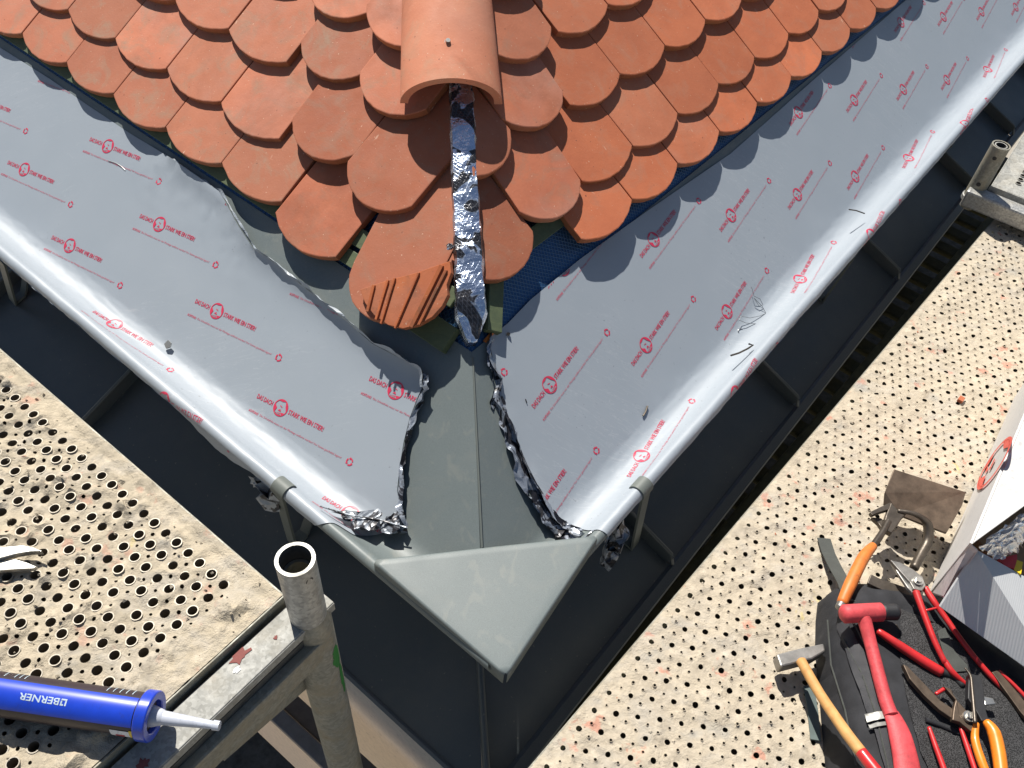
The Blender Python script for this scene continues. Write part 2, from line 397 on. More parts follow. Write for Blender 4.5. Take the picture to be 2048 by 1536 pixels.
M['pale'] = flat('pale_print', (.45, .55, .62), .5)
M['paving'] = flat('beige_paving', (.62, .48, .36), .9, bump=.2, bs=3, var=.06)
M['plaster'] = flat('beige_render', (.80, .68, .55), .9, bump=.2, bs=25, var=.08)
M['dark'] = flat('shade_dark_steel', (.06, .062, .06), .85, bump=.5, bs=40, var=.5)  # shade on lower decks and inside tubes, painted as near-black
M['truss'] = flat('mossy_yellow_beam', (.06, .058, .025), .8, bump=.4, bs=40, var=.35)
M['greenp'] = flat('green_paint', (.02, .20, .03), .6)
M['wire'] = flat('swarf_metal', (.35, .35, .35), .35, .8)
M['bagp'] = mat('clear_poly_bag', (.75, .75, .78), .25); M['bagp'].node_tree.nodes['Principled BSDF'].inputs['Transmission Weight'].default_value = .55
M['sill'] = flat('lilac_shaded_card', (.50, .46, .47), .7)  # card tinted with the lilac shading of the side flap
# ------------------------------------------------------------------ roof tiles
def tile_outline(depth=.03, w=.178, L=.38, n=18, jag=.0006, seed=0):
    """u across, v up the slope; shoulders at v=0"""
    rr = ((w/2)**2+depth**2)/(2*depth); cyc = rr-depth; a0 = math.asin(w/2/rr); rnd = random.Random(seed); P = []
    if depth > .06: rr = w/2; a0 = math.pi/2; cyc = 0
    for i in range(n+1):
        a = -a0+2*a0*i/n; j = rnd.uniform(-jag, jag)
        P.append(((rr+j)*math.sin(a), -(rr+j)*math.cos(a)+cyc))
    P += [(w/2, L), (-w/2, L)]
    return P
def clip(poly, n, d):
    out = []
    for i in range(len(poly)):
        a = poly[i]; b = poly[(i+1) % len(poly)]; da = a[0]*n[0]+a[1]*n[1]-d; db = b[0]*n[0]+b[1]*n[1]-d
        if da <= 0: out.append(a)
        if da*db < 0:
            k = da/(da-db); out.append((a[0]+(b[0]-a[0])*k, a[1]+(b[1]-a[1])*k))
    return out
TH_T = .0155
def tile_mesh(poly, mats, name='roof_tile', crown=.0022):
    bm = bmesh.new(); xs = [p[0] for p in poly]; w = max(abs(min(xs)), max(xs)) or 1
    top = [bm.verts.new((p[0], p[1], 0)) for p in poly]; bot = [bm.verts.new((p[0], p[1], -TH_T)) for p in poly]
    n = len(poly); bm.faces.new(top); bm.faces.new(bot[::-1])
    for i in range(n):
        f = bm.faces.new((top[i], bot[i], bot[(i+1) % n], top[(i+1) % n])); f.material_index = 1
    bmesh.ops.recalc_face_normals(bm, faces=bm.faces)
    ed = [e for e in bm.edges if all(abs(v.co.z) < 1e-6 for v in e.verts)]
    bmesh.ops.bevel(bm, geom=ed, offset=.0022, segments=2, affect='EDGES', profile=.6)
    me = bpy.data.meshes.new(name); bm.to_mesh(me); bm.free()
    for x in mats: me.materials.append(x)
    for p in me.polygons: p.use_smooth = False
    return me
roof = empty('hipped_tile_roof', P0+HD*.6); tag(roof, 'orange clay beaver-tail tiled roof corner, half finished, with open hip', 'roof')
ROOFINV = Matrix.Translation(-roof.location)
def put(o, Mx, parent):
    link(o); o.parent = parent; o.matrix_world = Mx
    o.matrix_basis = Matrix.Translation(-V(parent.location)) @ Mx
    return o
HT = .030                                                              # tile face above the tray plane
oR0 = V((.2077, 1.4831, -1.06275)); oL0 = V((-.62043, 1.42017, -1.03257))
OT = {}; KT = {}
for k, o in (('R', oR0), ('L', oL0)):
    KT[k] = (NN[k].dot(P0)+HT)/NN[k].dot(o); OT[k] = o*KT[k]
TILT = math.atan2(TH_T, .1385)
def tile_matrix(side, c, axis, tilt=TILT, roll=0., lift=0.):
    """c: mid-shoulder point on the tile plane, axis: up the tile (unit, in plane)"""
    N = NN[side]; y = (axis-N*math.tan(tilt)).normalized(); x = y.cross(N).normalized(); z = x.cross(y)
    m = Matrix((x, y, z)).transposed().to_4x4(); m.translation = c+N*lift
    return m @ Matrix.Rotation(roll, 4, 'Y')
TM = {s: [tile_mesh(tile_outline(.028, .1775*KT[s], .38, 18, .0007, q), (M['tile'+s], M['tileE'])) for q in range(5)] for s in 'RL'}
cut_side = {}
def hip_side(p): return (p-P0).dot(HSIDE)
rows = {'R': [(0, 0)], 'L': [(0, 0)]}
gg = {'R': .0898, 'L': .1036}; ee = {'R': .1385, 'L': .137}
rng = random.Random(3)
ntile = 0
for side in 'RL':
    kt = KT[side]
    for row in range(0, 9):
        v = 0 if row == 0 else gg[side]+(row-1)*ee[side]
        uo = .5*row if row < 3 else .5*row
        first = {'R': [0, 0, 1, 1, 2, 2, 3, 3, 4], 'L': [-1, 0, 0, 1, 1, 2, 2, 3, 3]}[side][row]
        # index of the tile nearest the hip that still follows the grid
        for i in range(-6, 24):
            off = {0: 0, 1: .5, 2: 1 if side == 'R' else 0}.get(row, None)
            if off is None: off = (.5 if row % 2 else 0)
            uc = (i+off+.5 if row < 3 else i+off+.5)
            c = OT[side]+DV[side]*(uc*.18*kt)+MU[side]*(v*kt)
            # skip hand-placed hip tiles
            lim = {'R': [-.6, -.1, .4, .9, 1.4, 1.9, 2.4, 2.9, 3.4], 'L': [-.6, -.2, 0.4, .9, 1.4, 1.9, 2.4, 2.9, 3.4]}[side][row]
            if uc < lim: continue
            z = c.dot(FW); px = CX+F*c.dot(RT)/z; py = CY-F*c.dot(UP)/z
            if px < -170 or px > 2200 or py < -330 or z < .3: continue
            o = bpy.data.objects.new('roof_tile', TM[side][rng.randrange(5)])
            ax = (MU[side]+DV[side]*rng.uniform(-.006, .006)).normalized()
            put(o, tile_matrix(side, c+DV[side]*rng.uniform(-.0008, .0008)+MU[side]*rng.uniform(-.002, .002), ax, TILT*rng.uniform(.95, 1.05), rng.uniform(-.006, .006), rng.uniform(0, .0012)), roof)
            ntile += 1
# hand-set tiles beside the hip: (side, shoulder px nearer the left of the picture, shoulder px right, end depth, lift)
HIP = [('L', (622, -30), (738, 18), .045, .012), ('L', (739, 11), (852, 80), .045, .030), ('L', (604, 81), (721, 147), .045, .008), ('L', (723, 144), (848, 216), .048, .016),
       ('L', (586, 234), (708, 308), .048, .010), ('L', (699, 325), (819, 410), .048, .012), ('L', (550, 424), (672, 514), .032, .0), ('L', (819, 429), (934, 512), .045, .0),
       ('L', (690, 516), (886, 588), .086, .012),
       ('R', (955, -28), (1078, -75), .045, .02), ('R', (988, 103), (1100, 55), .042, .016), ('R', (1008, 236), (1123, 186), .045, .014), ('R', (905, 335), (1014, 264), .048, .014),
       ('R', (1045, 421), (1156, 362), .045, .008), ('R', (950, 545), (1058, 468), .045, .004)]
for side, a, b, dep, lift in HIP:
    N = NN[side]; Q = OT[side]+N*lift
    A = onpl(a, N, Q); B = onpl(b, N, Q); c = (A+B)/2; d = (B-A).normalized()
    ax = N.cross(d); ax = ax if ax.dot(MU[side]) > 0 else -ax
    Mx = tile_matrix(side, c, ax.normalized(), TILT*.9)
    inv = Mx.inverted()
    po = tile_outline(dep, .178, .30, 20, .0007, int(a[0])+50)
    # cut the tile back along the hip
    hp = inv @ (P0+HD*.3+HSIDE*(.012 if side == 'R' else -.012)+Z3*.05); hd = (inv.to_3x3() @ HD); n2 = V((-hd.y, hd.x)).normalized()
    ctr = inv @ (P0+HD*.3+DV[side]*1.0)
    if (ctr.x*n2.x+ctr.y*n2.y) > (hp.x*n2.x+hp.y*n2.y): n2 = -n2
    po = clip(po, (n2.x, n2.y), hp.x*n2.x+hp.y*n2.y)
    if len(po) < 3: continue
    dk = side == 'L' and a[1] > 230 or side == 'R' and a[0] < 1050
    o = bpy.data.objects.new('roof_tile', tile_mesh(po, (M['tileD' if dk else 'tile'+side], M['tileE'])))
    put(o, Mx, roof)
# ridge tile: tapered half barrel
def ridge_tile(s0, s1, a0, a1, b0, b1, h0, name='ridge_tile'):
    mb = MB(); n = 28; t = .015; st = 10; P = []
    prof = []
    for j in range(st+1):
        k = j/st; c = P0+HD*(s0+(s1-s0)*k)+Z3*h0-HSIDE*.019; nz = HSIDE.cross(HD).normalized(); nz = nz if nz.z > 0 else -nz
        for (da, db) in ((0, 0), (-t, -t)):
            a = a0+(a1-a0)*k+da; b = b0+(b1-b0)*k+db
            for i in range(n+1):
                th = math.pi*i/n; P.append(c-roof.location+HSIDE*(-a*math.cos(th))+nz*(b*math.sin(th)))
    m = n+1; fs = []
    def id(j, q, i): return (j*2+q)*m+i
    for j in range(st):
        for i in range(n):
            fs.append((id(j, 0, i), id(j, 0, i+1), id(j+1, 0, i+1), id(j+1, 0, i))); fs.append((id(j, 1, i), id(j+1, 1, i), id(j+1, 1, i+1), id(j, 1, i+1)))
        for i in (0, n): fs.append((id(j, 0, i), id(j+1, 0, i), id(j+1, 1, i), id(j, 1, i)))
    mb.add(P, fs, 0, True); fe = []
    for j in (0, st):
        for i in range(n): fe.append((id(j, 0, i), id(j, 1, i), id(j, 1, i+1), id(j, 0, i+1)))
    mb.add(P, fe, 0)
    return mb.build(name, [M['ridge']], roof)
M['ridge'] = tile_mat('ridge_tile_clay', (.60, .225, .13), (.66, .28, .17), (.45, .30, .2), .5)
rt = ridge_tile(.640, 1.12, .0955, .076, .084, .068, .026)
# screw on the ridge tile
sp = onpl((896, 84), (HSIDE.cross(HD)).normalized(), P0+HD*.8+Z3*.028+(HSIDE.cross(HD)).normalized()*(.078 if (HSIDE.cross(HD)).z > 0 else -.078))
nzr = HSIDE.cross(HD).normalized(); nzr = nzr if nzr.z > 0 else -nzr
mb = MB(); mb.tube([sp-nzr*.02, sp+nzr*.001], .0065, 14); mb.tube([sp+nzr*.001, sp+nzr*.006], .0045, 6)
o = mb.build('screw', M['bsteel']); o.parent = rt; o.matrix_basis = Matrix.Translation(-V(roof.location))
# ------------------------------------------------------------------ trays (gutter sheets)
TB, RB, TURN = -.183, .056, R(92)
def prof(t):
    """arc-length profile of the tray: (out, up, nout, nup) relative to P0"""
    c, s = math.cos(PIT), math.sin(PIT)
    if t >= TB: return (-t*c, t*s, s, c)
    w = TB-t; x0, z0 = -TB*c, TB*s; L1 = RB*TURN
    if w <= L1:
        a = w/RB; h = -PIT+a
        return (x0+RB*(math.sin(h)+math.sin(PIT)), z0+RB*(math.cos(PIT)-math.cos(h)), -math.sin(h), math.cos(h))
    h1 = -PIT+TURN; x1 = x0+RB*(math.sin(h1)+math.sin(PIT)); z1 = z0+RB*(math.cos(PIT)-math.cos(h1)); w -= L1; rb = .0118
    a = w/rb; h = h1-a; cx = x1+rb*math.sin(h1); cz = z1-rb*math.cos(h1)
    return (cx-rb*math.sin(h), cz+rb*math.cos(h), -math.sin(h), math.cos(h))
TEND = TB-RB*TURN
def surf(side, s, t, lift=0.):
    x, z, nx, nz = prof(t)
    return P0+DV[side]*s+OUT[side]*(x+nx*lift)+Z3*(z+nz*lift)
def stpx(side, p, h=0.):
    q = onpl(p, NN[side], P0+NN[side]*h)-P0
    return (q.dot(DV[side]), q.dot(MU[side]))
SMAX = {'R': 4.2, 'L': 3.0}
tray = {}
for side in 'RL':
    mb = MB(); ts = [.137-.02*i for i in range(17)]; ts = [t for t in ts if t > TB]+[TB-RB*TURN*i/12 for i in range(13)]+[TEND-.0118*R(300)*i/12 for i in range(1, 13)]
    nS = 60; P = []
    for t in ts:
        x = prof(t)[0]
        for j in range(nS+1):
            k = j/nS; s = -x+(SMAX[side]+x)*k
            P.append(surf(side, s, t, .0006*math.sin(s*11+t*9) if t > TB else 0))
    m = nS+1
    mb.add(P, [(i*m+j, i*m+j+1, (i+1)*m+j+1, (i+1)*m+j) for i in range(len(ts)-1) for j in range(nS)], 0, True)
    root = empty('eaves_tray_gutter', P0+OUT[side]*.1+DV[side]*.5-Z3*.1); tray[side] = root
    tag(root, 'stone grey folded metal tray gutter along the %s eave, mostly under printed film' % ('right' if side == 'R' else 'left'), 'gutter', 'metal tray gutters meeting at the corner')
    o = mb.build('gutter_sheet', M['grey'], root); o.matrix_basis = Matrix.Translation(-V(root.location))
def child(mb, name, mats, root, **kw):
    o = mb.build(name, mats, root, **kw); o.matrix_basis = Matrix.Translation(-V(root.location)); return o
# mitre seam: a thin raised fold along the corner
mb = MB(); pts = []
for t in [.13-.02*i for i in range(14)]:
    x = prof(t)[0]; pts.append(surf('R', -x, t, .0012)+HSIDE*.002)
mb.tube(pts, .0016, 6); child(mb, 'mitre_fold', M['greyd'], tray['R'])
# ------------------------------------------------------------------ skirt roof below the gutter
SKP = R(22); SKX, SKZ = .25, -.40
def skirt(side, s, x, lift=0.): return P0+DV[side]*s+OUT[side]*(x+lift*math.sin(SKP))+Z3*(SKZ-(x-SKX)*math.tan(SKP)+lift*math.cos(SKP))
def skpx(side, p):
    N = OUT[side]*math.sin(SKP)+Z3*math.cos(SKP); q = onpl(p, N, skirt(side, 0, SKX)); d = q-P0
    return d.dot(DV[side]), d.dot(OUT[side])
XE = .316
sroot = empty('skirt_roof', skirt('R', 0, .2)); tag(sroot, 'dark anthracite standing seam skirt roof in the shade below the gutters', 'roof')
seams = {'R': sorted([skpx('R', (1500, 724))[0], skpx('R', (1275, 1062))[0], skpx('R', (1712, 482))[0], skpx('R', (1852, 296))[0]]), 'L': [skpx('L', (290, 738))[0]]}
while seams['R'][-1] < 4.2: seams['R'].append(seams['R'][-1]+.45)
while seams['L'][-1] < 3: seams['L'].append(seams['L'][-1]+.5)
for side in 'RL':
    ss = seams[side]; xin = -.25
    edges = [None]+ss
    for i in range(len(edges)-1):
        mb = MB(); b = ss[i]
        nn = 6; P = []
        for q in range(nn+1):
            x = xin+(XE-xin)*q/nn; a = -x if edges[i] is None else edges[i]+.002
            for r in range(5):
                s = a+(b-.002-a)*r/4; P.append(skirt(side, s, x, .0015*math.sin(q*2.1+r*1.7+i)))
        mb.add(P, [(q*5+r, q*5+r+1, (q+1)*5+r+1, (q+1)*5+r) for q in range(nn) for r in range(4)], 0, True)
        child(mb, 'cladding_panel', M['skirt'], sroot)
        mb = MB(); a0 = skirt(side, b, xin, .016); a1 = skirt(side, b, XE-.012, .016)
        up = OUT[side]*math.sin(SKP)+Z3*math.cos(SKP)
        mb.bar(a0, a1, .007, .034, up); mb.tube([skirt(side, b, xin, .033), skirt(side, b, XE-.02, .033), skirt(side, b, XE-.002, .010)], .0045, 8)
        child(mb, 'standing_seam', M['skirt'], sroot)
    # edge trim with lip
    mb = MB(); P = []; cs = [(XE-.004, .003), (XE+.001, .011), (XE+.020, .009), (XE+.026, -.004), (XE+.026, -.022)] if side == 'R' else [(XE-.004, .003), (XE, .006), (XE+.006, .004), (XE+.008, -.012)]
    for (x, l) in cs:
        for s in (-x, SMAX[side]): P.append(skirt(side, s, x, l))
    mb.add(P, [(2*i, 2*i+1, 2*i+3, 2*i+2) for i in range(len(cs)-1)], 0)
    child(mb, 'edge_trim', M['skirtedge'], sroot)
hx = [(x, skirt('R', -x, x, .012)) for x in (-.25, XE-.01)]
mb = MB(); mb.bar(hx[0][1], hx[1][1], .012, .03); mb.tube([hx[0][1]+Z3*.016, hx[1][1]+Z3*.016], .006, 8); child(mb, 'hip_seam', M['skirt'], sroot)
# house wall under the skirt
wroot = MB()
for side in 'RL':
    a = P0+OUT[side]*.10-DV[side]*.10; b = a+DV[side]*6; P = []
    for q in (a, b): P += [V((q.x, q.y, P0.z+SKZ-.02)), V((q.x, q.y, -6.2))]
    wroot.add(P, [(0, 1, 3, 2)])
o = wroot.build('house_wall', M['plaster']); tag(o, 'beige rendered house wall below the skirt roof, almost hidden', 'wall')
# ------------------------------------------------------------------ brackets
def bracket(side, s, foot, clamp=True):
    root = tray[side]; xb, zb = prof(TEND-.0118*R(90))[:2]
    cx = prof(TEND)[0]+.0118*math.sin(-PIT+TURN); cz = prof(TEND)[1]-.0118*math.cos(-PIT+TURN)
    c = P0+OUT[side]*cx+Z3*cz+DV[side]*s
    if clamp:
        mb = MB(); mb.pipe(c-DV[side]*.016, c+DV[side]*.016, .0172, .0136, 28); child(mb, 'bead_clip', M['greyd'], root, bevel=.0008)
    f = skirt(side, foot[0], foot[1], .002)
    mb = MB(); top = c+OUT[side]*.012-Z3*.008; mb.bar(top, f, .026, .005, OUT[side])
    ft = skirt(side, foot[0]-.005, foot[1]-.03, .004); mb.bar(f, ft, .026, .005)
    back = P0+OUT[side]*.10-Z3*.20+DV[side]*(foot[0]-.01); mb.bar(ft, back, .022, .005, OUT[side])
    child(mb, 'bracket_strap', M['greyd'], root)
fR = skpx('R', (1268, 1092)); cR = stpx('R', (1270, 968)); 
def bead_s(side, p):
    cx = prof(TEND)[0]+.0118*math.sin(-PIT+TURN); cz = prof(TEND)[1]
    q = onz(p, P0.z+cz)-P0; return q.dot(DV[side])
sR = bead_s('R', (1272, 965)); bracket('R', sR, fR)
sL = bead_s('L', (583, 960)); fL = skpx('L', (586, 1088)); bracket('L', sL, fL)
for p, fp in (((1698, 488), (1648, 600)), ((1880, 262), (1822, 350))):
    bracket('R', bead_s('R', p), skpx('R', fp), False)
bracket('L', bead_s('L', (8, 505)), skpx('L', (28, 605)), False)
# ------------------------------------------------------------------ protective films
def px2(side, pts): return [stpx(side, p) for p in pts]
TE = TEND-.0118*R(165)
filmR = px2('R', [(1800, 10), (1640, 148), (1460, 308), (1300, 418), (1160, 518), (1060, 600), (1014, 648), (982, 672), (978, 692), (986, 732), (1002, 760), (999, 790), (1014, 832), (1028, 872), (1052, 930), (1076, 976), (1100, 1018), (1126, 1052)])
filmR = [(4.1, .14)]+filmR+[(stpx('R', (1126, 1052))[0]+.01, -.24), (.065, TEND), (.075, TE), (.3, TE+.004), (.6, TE-.003), (1.2, TE+.003), (4.1, TE)]
filmL = px2('L', [(0, 95), (100, 158), (175, 210), (262, 268), (350, 321), (444, 386), (455, 403), (485, 458), (513, 500), (554, 528), (600, 566), (650, 606), (700, 646), (750, 690), (800, 716), (842, 740), (846, 775), (836, 795), (820, 836), (808, 884), (800, 932), (795, 982), (803, 1036)])
filmL = [(2.9, .128)]+filmL+[(.055, TB-.03), (.085, TEND+.01), (.12, TEND-.005), (.15, TE), (.4, TE+.004), (.9, TE-.002), (1.6, TE), (2.9, TE)]
FP = {'R': filmR, 'L': filmL}; film = {}
tearL = filmL[5:17]
def dist_poly(x, y, pl):
    best = 9
    for i in range(len(pl)-1):
        a = V(pl[i]); b = V(pl[i+1]); p = V((x, y)); ab = b-a; k = max(0, min(1, (p-a).dot(ab)/ab.length_squared)); best = min(best, (p-a-ab*k).length)
    return best
def film_lift(side, s, t):
    l = .0016+.0004*noise.noise(V((s*14, t*14, 3)))
    if side == 'L' and .15 < s < 1.05 and t > -.02:
        d = dist_poly(s, t, tearL)
        if d < .12:
            e = math.exp(-d/.018); l += .010*e
            # long pleats running along the torn edge near its far end
            k = max(0, min(1, (s-.45)/.35)); l += k*.0035*math.exp(-d/.05)*(1+math.sin(d*210+s*6))
    if t < TB:
        l += .0009*max(0, noise.noise(V((s*9, t*60, 8))))+.0006*noise.noise(V((s*40, t*90, 2)))
    if side == 'R' and s < .35:
        d = dist_poly(s, t, filmR[8:19]); l += .004*math.exp(-d/.008)*(.6+.6*noise.noise(V((s*60, t*60, 1))))
    return l
for side in 'RL':
    K = 5.
    wp = [(s, t if t > TB else TB-(TB-t)*K) for s, t in FP[side]]
    vs, fs = cdt(wp, (), .016 if side == 'L' else .019, .25)
    vs = [(s, t if t > TB else TB-(TB-t)/K) for s, t in vs]
    mb = MB(); P = [surf(side, s, t, film_lift(side, s, t)) for s, t in vs]; mb.add(P, fs, 0, True)
    root = empty('protective_film', surf(side, .6, 0)); film[side] = root
    tag(root, 'grey printed protective film %s' % ('covering the right gutter, torn away near the corner' if side == 'R' else 'covering the left gutter, torn edge curling up toward the hip'), 'film', 'protective films on the gutters')
    child(mb, 'film_sheet', M['film'], root)
# ---- the print on the films
def text_mesh(txt, size, xs=.62, off=.0):
    cu = bpy.data.curves.new('t', 'FONT'); cu.body = txt; cu.size = size; cu.offset = off; cu.resolution_u = 2
    ob = bpy.data.objects.new('t', cu); COL.objects.link(ob); bpy.context.view_layer.update()
    me = bpy.data.meshes.new_from_object(ob.evaluated_get(bpy.context.evaluated_depsgraph_get()))
    v = [(q.co.x*xs, q.co.y) for q in me.vertices]; f = [tuple(p.vertices) for p in me.polygons]
    bpy.data.objects.remove(ob); bpy.data.curves.remove(cu); bpy.data.meshes.remove(me)
    return v, f
def fit(tm, x0, x1, y0, y1):
    v, f = tm; ax = min(p[0] for p in v); bx = max(p[0] for p in v); ay = min(p[1] for p in v); by = max(p[1] for p in v)
    return [(x0+(p[0]-ax)/(bx-ax)*(x1-x0), y0+(p[1]-ay)/(by-ay)*(y1-y0)) for p in v], f
def arcband(cx, cy, r0, r1, a0, a1, n=14, sx=1.):
    v = []; f = []
    for i in range(n+1):
        a = a0+(a1-a0)*i/n
        for r in (r0, r1):
            rr = r(i/n) if callable(r) else r; v.append((cx+rr*math.cos(a)*sx, cy+rr*math.sin(a)))
    for i in range(n): f.append((2*i, 2*i+2, 2*i+3, 2*i+1))
    return v, f
PR = []
PR.append((fit(text_mesh('DAS DACH', 1, off=.012), -.060, -.0205, -.0045, .0050), 0))
PR.append((fit(text_mesh('STARK WIE EIN STIER!', 1, off=.012), .0200, .1060, -.0045, .0050), 0))
PR.append((fit(text_mesh('ACHTUNG!', 1, off=.012), -.064, -.040, -.0335, -.0285), 0))
PR.append((fit(text_mesh('Die Schutzfolie muss vor der Montage entfernt werden! Vor Sonne geschützt lagern!', 1), -.036, .166, -.0340, -.0285), 1))
P_ = math.pi
PR.append((arcband(0, 0, .0148, .0168, -.2, 2*P_-.2, 30), 0))
PR.append((arcband(0, 0, lambda k: .0148-.004*math.sin(P_*k), .0150, -.25, 1.15, 10), 0))
PR.append((arcband(0, 0, lambda k: .0148-.0062*math.sin(P_*k), .0150, 2.9, 4.0, 10), 0))
PR.append((arcband(0, 0, lambda k: .0148-.0028*math.sin(P_*k), .0150, 1.2, 2.2, 8), 0))
PR.append((arcband(0, 0, lambda k: .0148-.0055*math.sin(P_*k)**.5, .0150, 4.05, 5.75, 14), 0))
PR.append((([(-.003, .003), (.003, .001), (.003, .0025), (-.003, .0045)], [(0, 1, 2, 3)]), 0))
PR.append((([(-.002, -.0045), (.004, -.0068), (.0005, -.002), (-.0042, -.0062)], [(0, 1, 2), (0, 3, 1)]), 0))
PREFA = fit(text_mesh('PREFA', 1, off=.02), -.0078, .0078, -.0135, -.0100)
for q in range(3):
    a = q*2*P_/3+.3
    PR.append((arcband(.185, -.0305, .0048, .0075, a, a+1.35, 5), 0)); c, s_ = math.cos(a+1.35), math.sin(a+1.35)
    PR.append((([(.185+c*.0035, -.0305+s_*.0035), (.185+c*.0092, -.0305+s_*.0092), (.185+math.cos(a+1.85)*.0062, -.0305+math.sin(a+1.85)*.0062)], [(0, 1, 2)]), 0))
LA, LB, ANG = (.254, -.074), (.441, .081), R(9.4)
def printing(side, base, rng_i, rng_j):
    mb = MB(); mw = MB(); sg = 1 if side == 'R' else -1; poly = FP[side]
    ca, sa = math.cos(ANG), math.sin(ANG)
    for i in rng_i:
        for j in rng_j:
            x0 = base[0]+i*LA[0]+j*LB[0]; y0 = base[1]+i*LA[1]+j*LB[1]
            if y0 < TE-.12 or y0 > .3 or sg*x0 < -.3 or sg*x0 > 4: continue
            for (v, f), mi in PR+[(PREFA, 2)]:
                P = []; ok = []
                for (a, b) in v:
                    x = x0+a*ca-b*sa; y = y0+a*sa+b*ca; s = sg*x; ins = inpoly(s, y, poly); ok.append(ins)
                    P.append(surf(side, s, y, film_lift(side, s, y)+.0006+(.0004 if mi == 2 else 0)) if ins else V((0, 0, 0)))
                ff = [q for q in f if all(ok[k] for k in q)]
                if ff: mb.add(P, ff, mi)
    child(mb, 'film_print', [M['print'], M['printp'], M['film']], film[side])
bL = stpx('L', (217, 293)); printing('L', (-bL[0], bL[1]), range(-8, 8), range(-6, 6))
bRr = stpx('R', (1098, 770)); printing('R', bRr, range(-12, 18), range(-2, 10))
# ---- torn, curled edges
def ribbon(pts, hts, n=90, rowsn=5, amp=.006, seed=0, dirs=None, curl=0.):
    """strip standing on the polyline pts (3-D) with a local up direction"""
    mb = MB(); cum = [0]
    for i in range(len(pts)-1): cum.append(cum[-1]+(pts[i+1]-pts[i]).length)
    P = []
    for k in range(n+1):
        d = cum[-1]*k/n; i = 0
        while i < len(pts)-2 and cum[i+1] < d: i += 1
        f = (d-cum[i])/max(1e-9, cum[i+1]-cum[i]); p = pts[i].lerp(pts[i+1], f); u = dirs[i].lerp(dirs[i+1], f); h = hts[i]+(hts[i+1]-hts[i])*f
        tg = (pts[i+1]-pts[i]).normalized(); sd = tg.cross(u).normalized()
        for r in range(rowsn+1):
            q = r/rowsn; a = amp*(.25+q)
            nv = noise.noise_vector(V((d*22+seed, q*4.5, seed*3.1)))*1.5+noise.noise_vector(V((d*75+seed, q*2.0, seed*1.1)))*.45
            P.append(p+u*(h*q)+sd*(curl*q*q*h)+V((nv.x*a, nv.y*a, nv.z*a)))
    m = rowsn+1
    mb.add(P, [(k*m+r, k*m+r+1, (k+1)*m+r+1, (k+1)*m+r) for k in range(n) for r in range(rowsn)], 0)
    return mb
tl = filmL[5:18]; pts = [surf('L', s, t, .006) for s, t in tl]
hts = [.004, .006, .010, .012, .014, .016, .018, .020, .023, .026, .028, .024, .016]
child(ribbon(pts, hts, 150, 4, .0035, 1, [(-p).normalized() for p in pts], -.15), 'curled_edge', M['film'], film['L'])
tv = filmL[16:24]; pts = [surf('L', s, t, .001) for s, t in tv]
child(ribbon(pts, [.03, .026, .024, .024, .026, .026, .028, .03][:len(pts)], 110, 6, .008, 5, [(NN['L']*.5-DV['L']*.8).normalized()]*len(pts), .2), 'torn_flap', M['crump'], film['L'])
tr = filmR[8:20]; pts = [surf('R', s+.0, t, .003) for s, t in tr]
child(ribbon(pts, [.010, .018, .012, .018, .020, .024, .028, .030, .032, .036, .034, .03][:len(pts)], 190, 7, .008, 9, [(NN['R']*.25-DV['R']*.95).normalized()]*len(pts), .1), 'torn_flap', M['crump'], film['R'])
child(ribbon(pts, [.012]*len(pts), 150, 4, .006, 14, [(NN['R']*.9-DV['R']*.3).normalized()]*len(pts), .6), 'curled_edge', M['crump'], film['R'])
# loose film edge hanging along the beads
for side, s0, s1, sd in (('L', .16, 2.6, 21), ('R', .12, 3.8, 33)):
    n = 60; pts = []; hts = []
    for k in range(n+1):
        s = s0+(s1-s0)*k/n; pts.append(surf(side, s, TE+.004, .0015)); hts.append((.002 if side == 'R' else .004)+.004*abs(noise.noise(V((s*5, sd, 0))))+(.022*math.exp(-((s-.42)/.07)**2) if side == 'L' else 0))
    child(ribbon(pts, hts, 420, 3, .0010 if side == 'R' else .0016, sd, [(-Z3*.8+OUT[side]*.15)]*len(pts), .0), 'hanging_edge', M['film'], film[side])
def wad(p, r, seed, squash=(1, 1, 1), name='crumpled_wad', parent=None, m='wad', sub=2):
    bm = bmesh.new(); bmesh.ops.create_icosphere(bm, subdivisions=sub, radius=1)
    for v in bm.verts:
        q = v.co.copy(); n = noise.noise_vector(q*1.5+V((seed, 0, 0)))*.9+noise.noise_vector(q*3.2+V((0, seed, 0)))*.32
        c = V((0, 0, 0))
        w = q*(1+.4*noise.noise(q*3+V((seed, 1, 1))))+n+c; v.co = V((w.x*squash[0], w.y*squash[1], w.z*squash[2]))*r+V(p)-V(parent.location)
    me = bpy.data.meshes.new(name); bm.to_mesh(me); bm.free(); me.materials.append(M[m] if isinstance(m, str) else m)
    o = bpy.data.objects.new(name, me); link(o, parent); return o
def mix_wad():
    m = mat('crumpled_film_grey', (.3, .33, .37), .35, .3); g = G(m)
    f = g.ramp(g.noise(32, 4, .6, None, 1.), [(.50, 0.), (.54, 1.)]); g.base(g.mix(f, (.27, .30, .34), (.03, .03, .035)))
    g.bump(g.voro(70), .7, .005); return m
M['wad'] = mix_wad()
wad(onpl((735, 1040), Z3, P0+Z3*(-.10)), .021, 3, (1.25, 1, .55), parent=film['L'], m='wad'); wad(onpl((790, 1050), Z3, P0+Z3*(-.105)), .020, 8, (1, 1, .7), parent=film['L'], m='wad')
wad(onpl((700, 1030), Z3, P0+Z3*(-.10)), .013, 18, (1.5, .8, .5), parent=film['L'], m='wad')
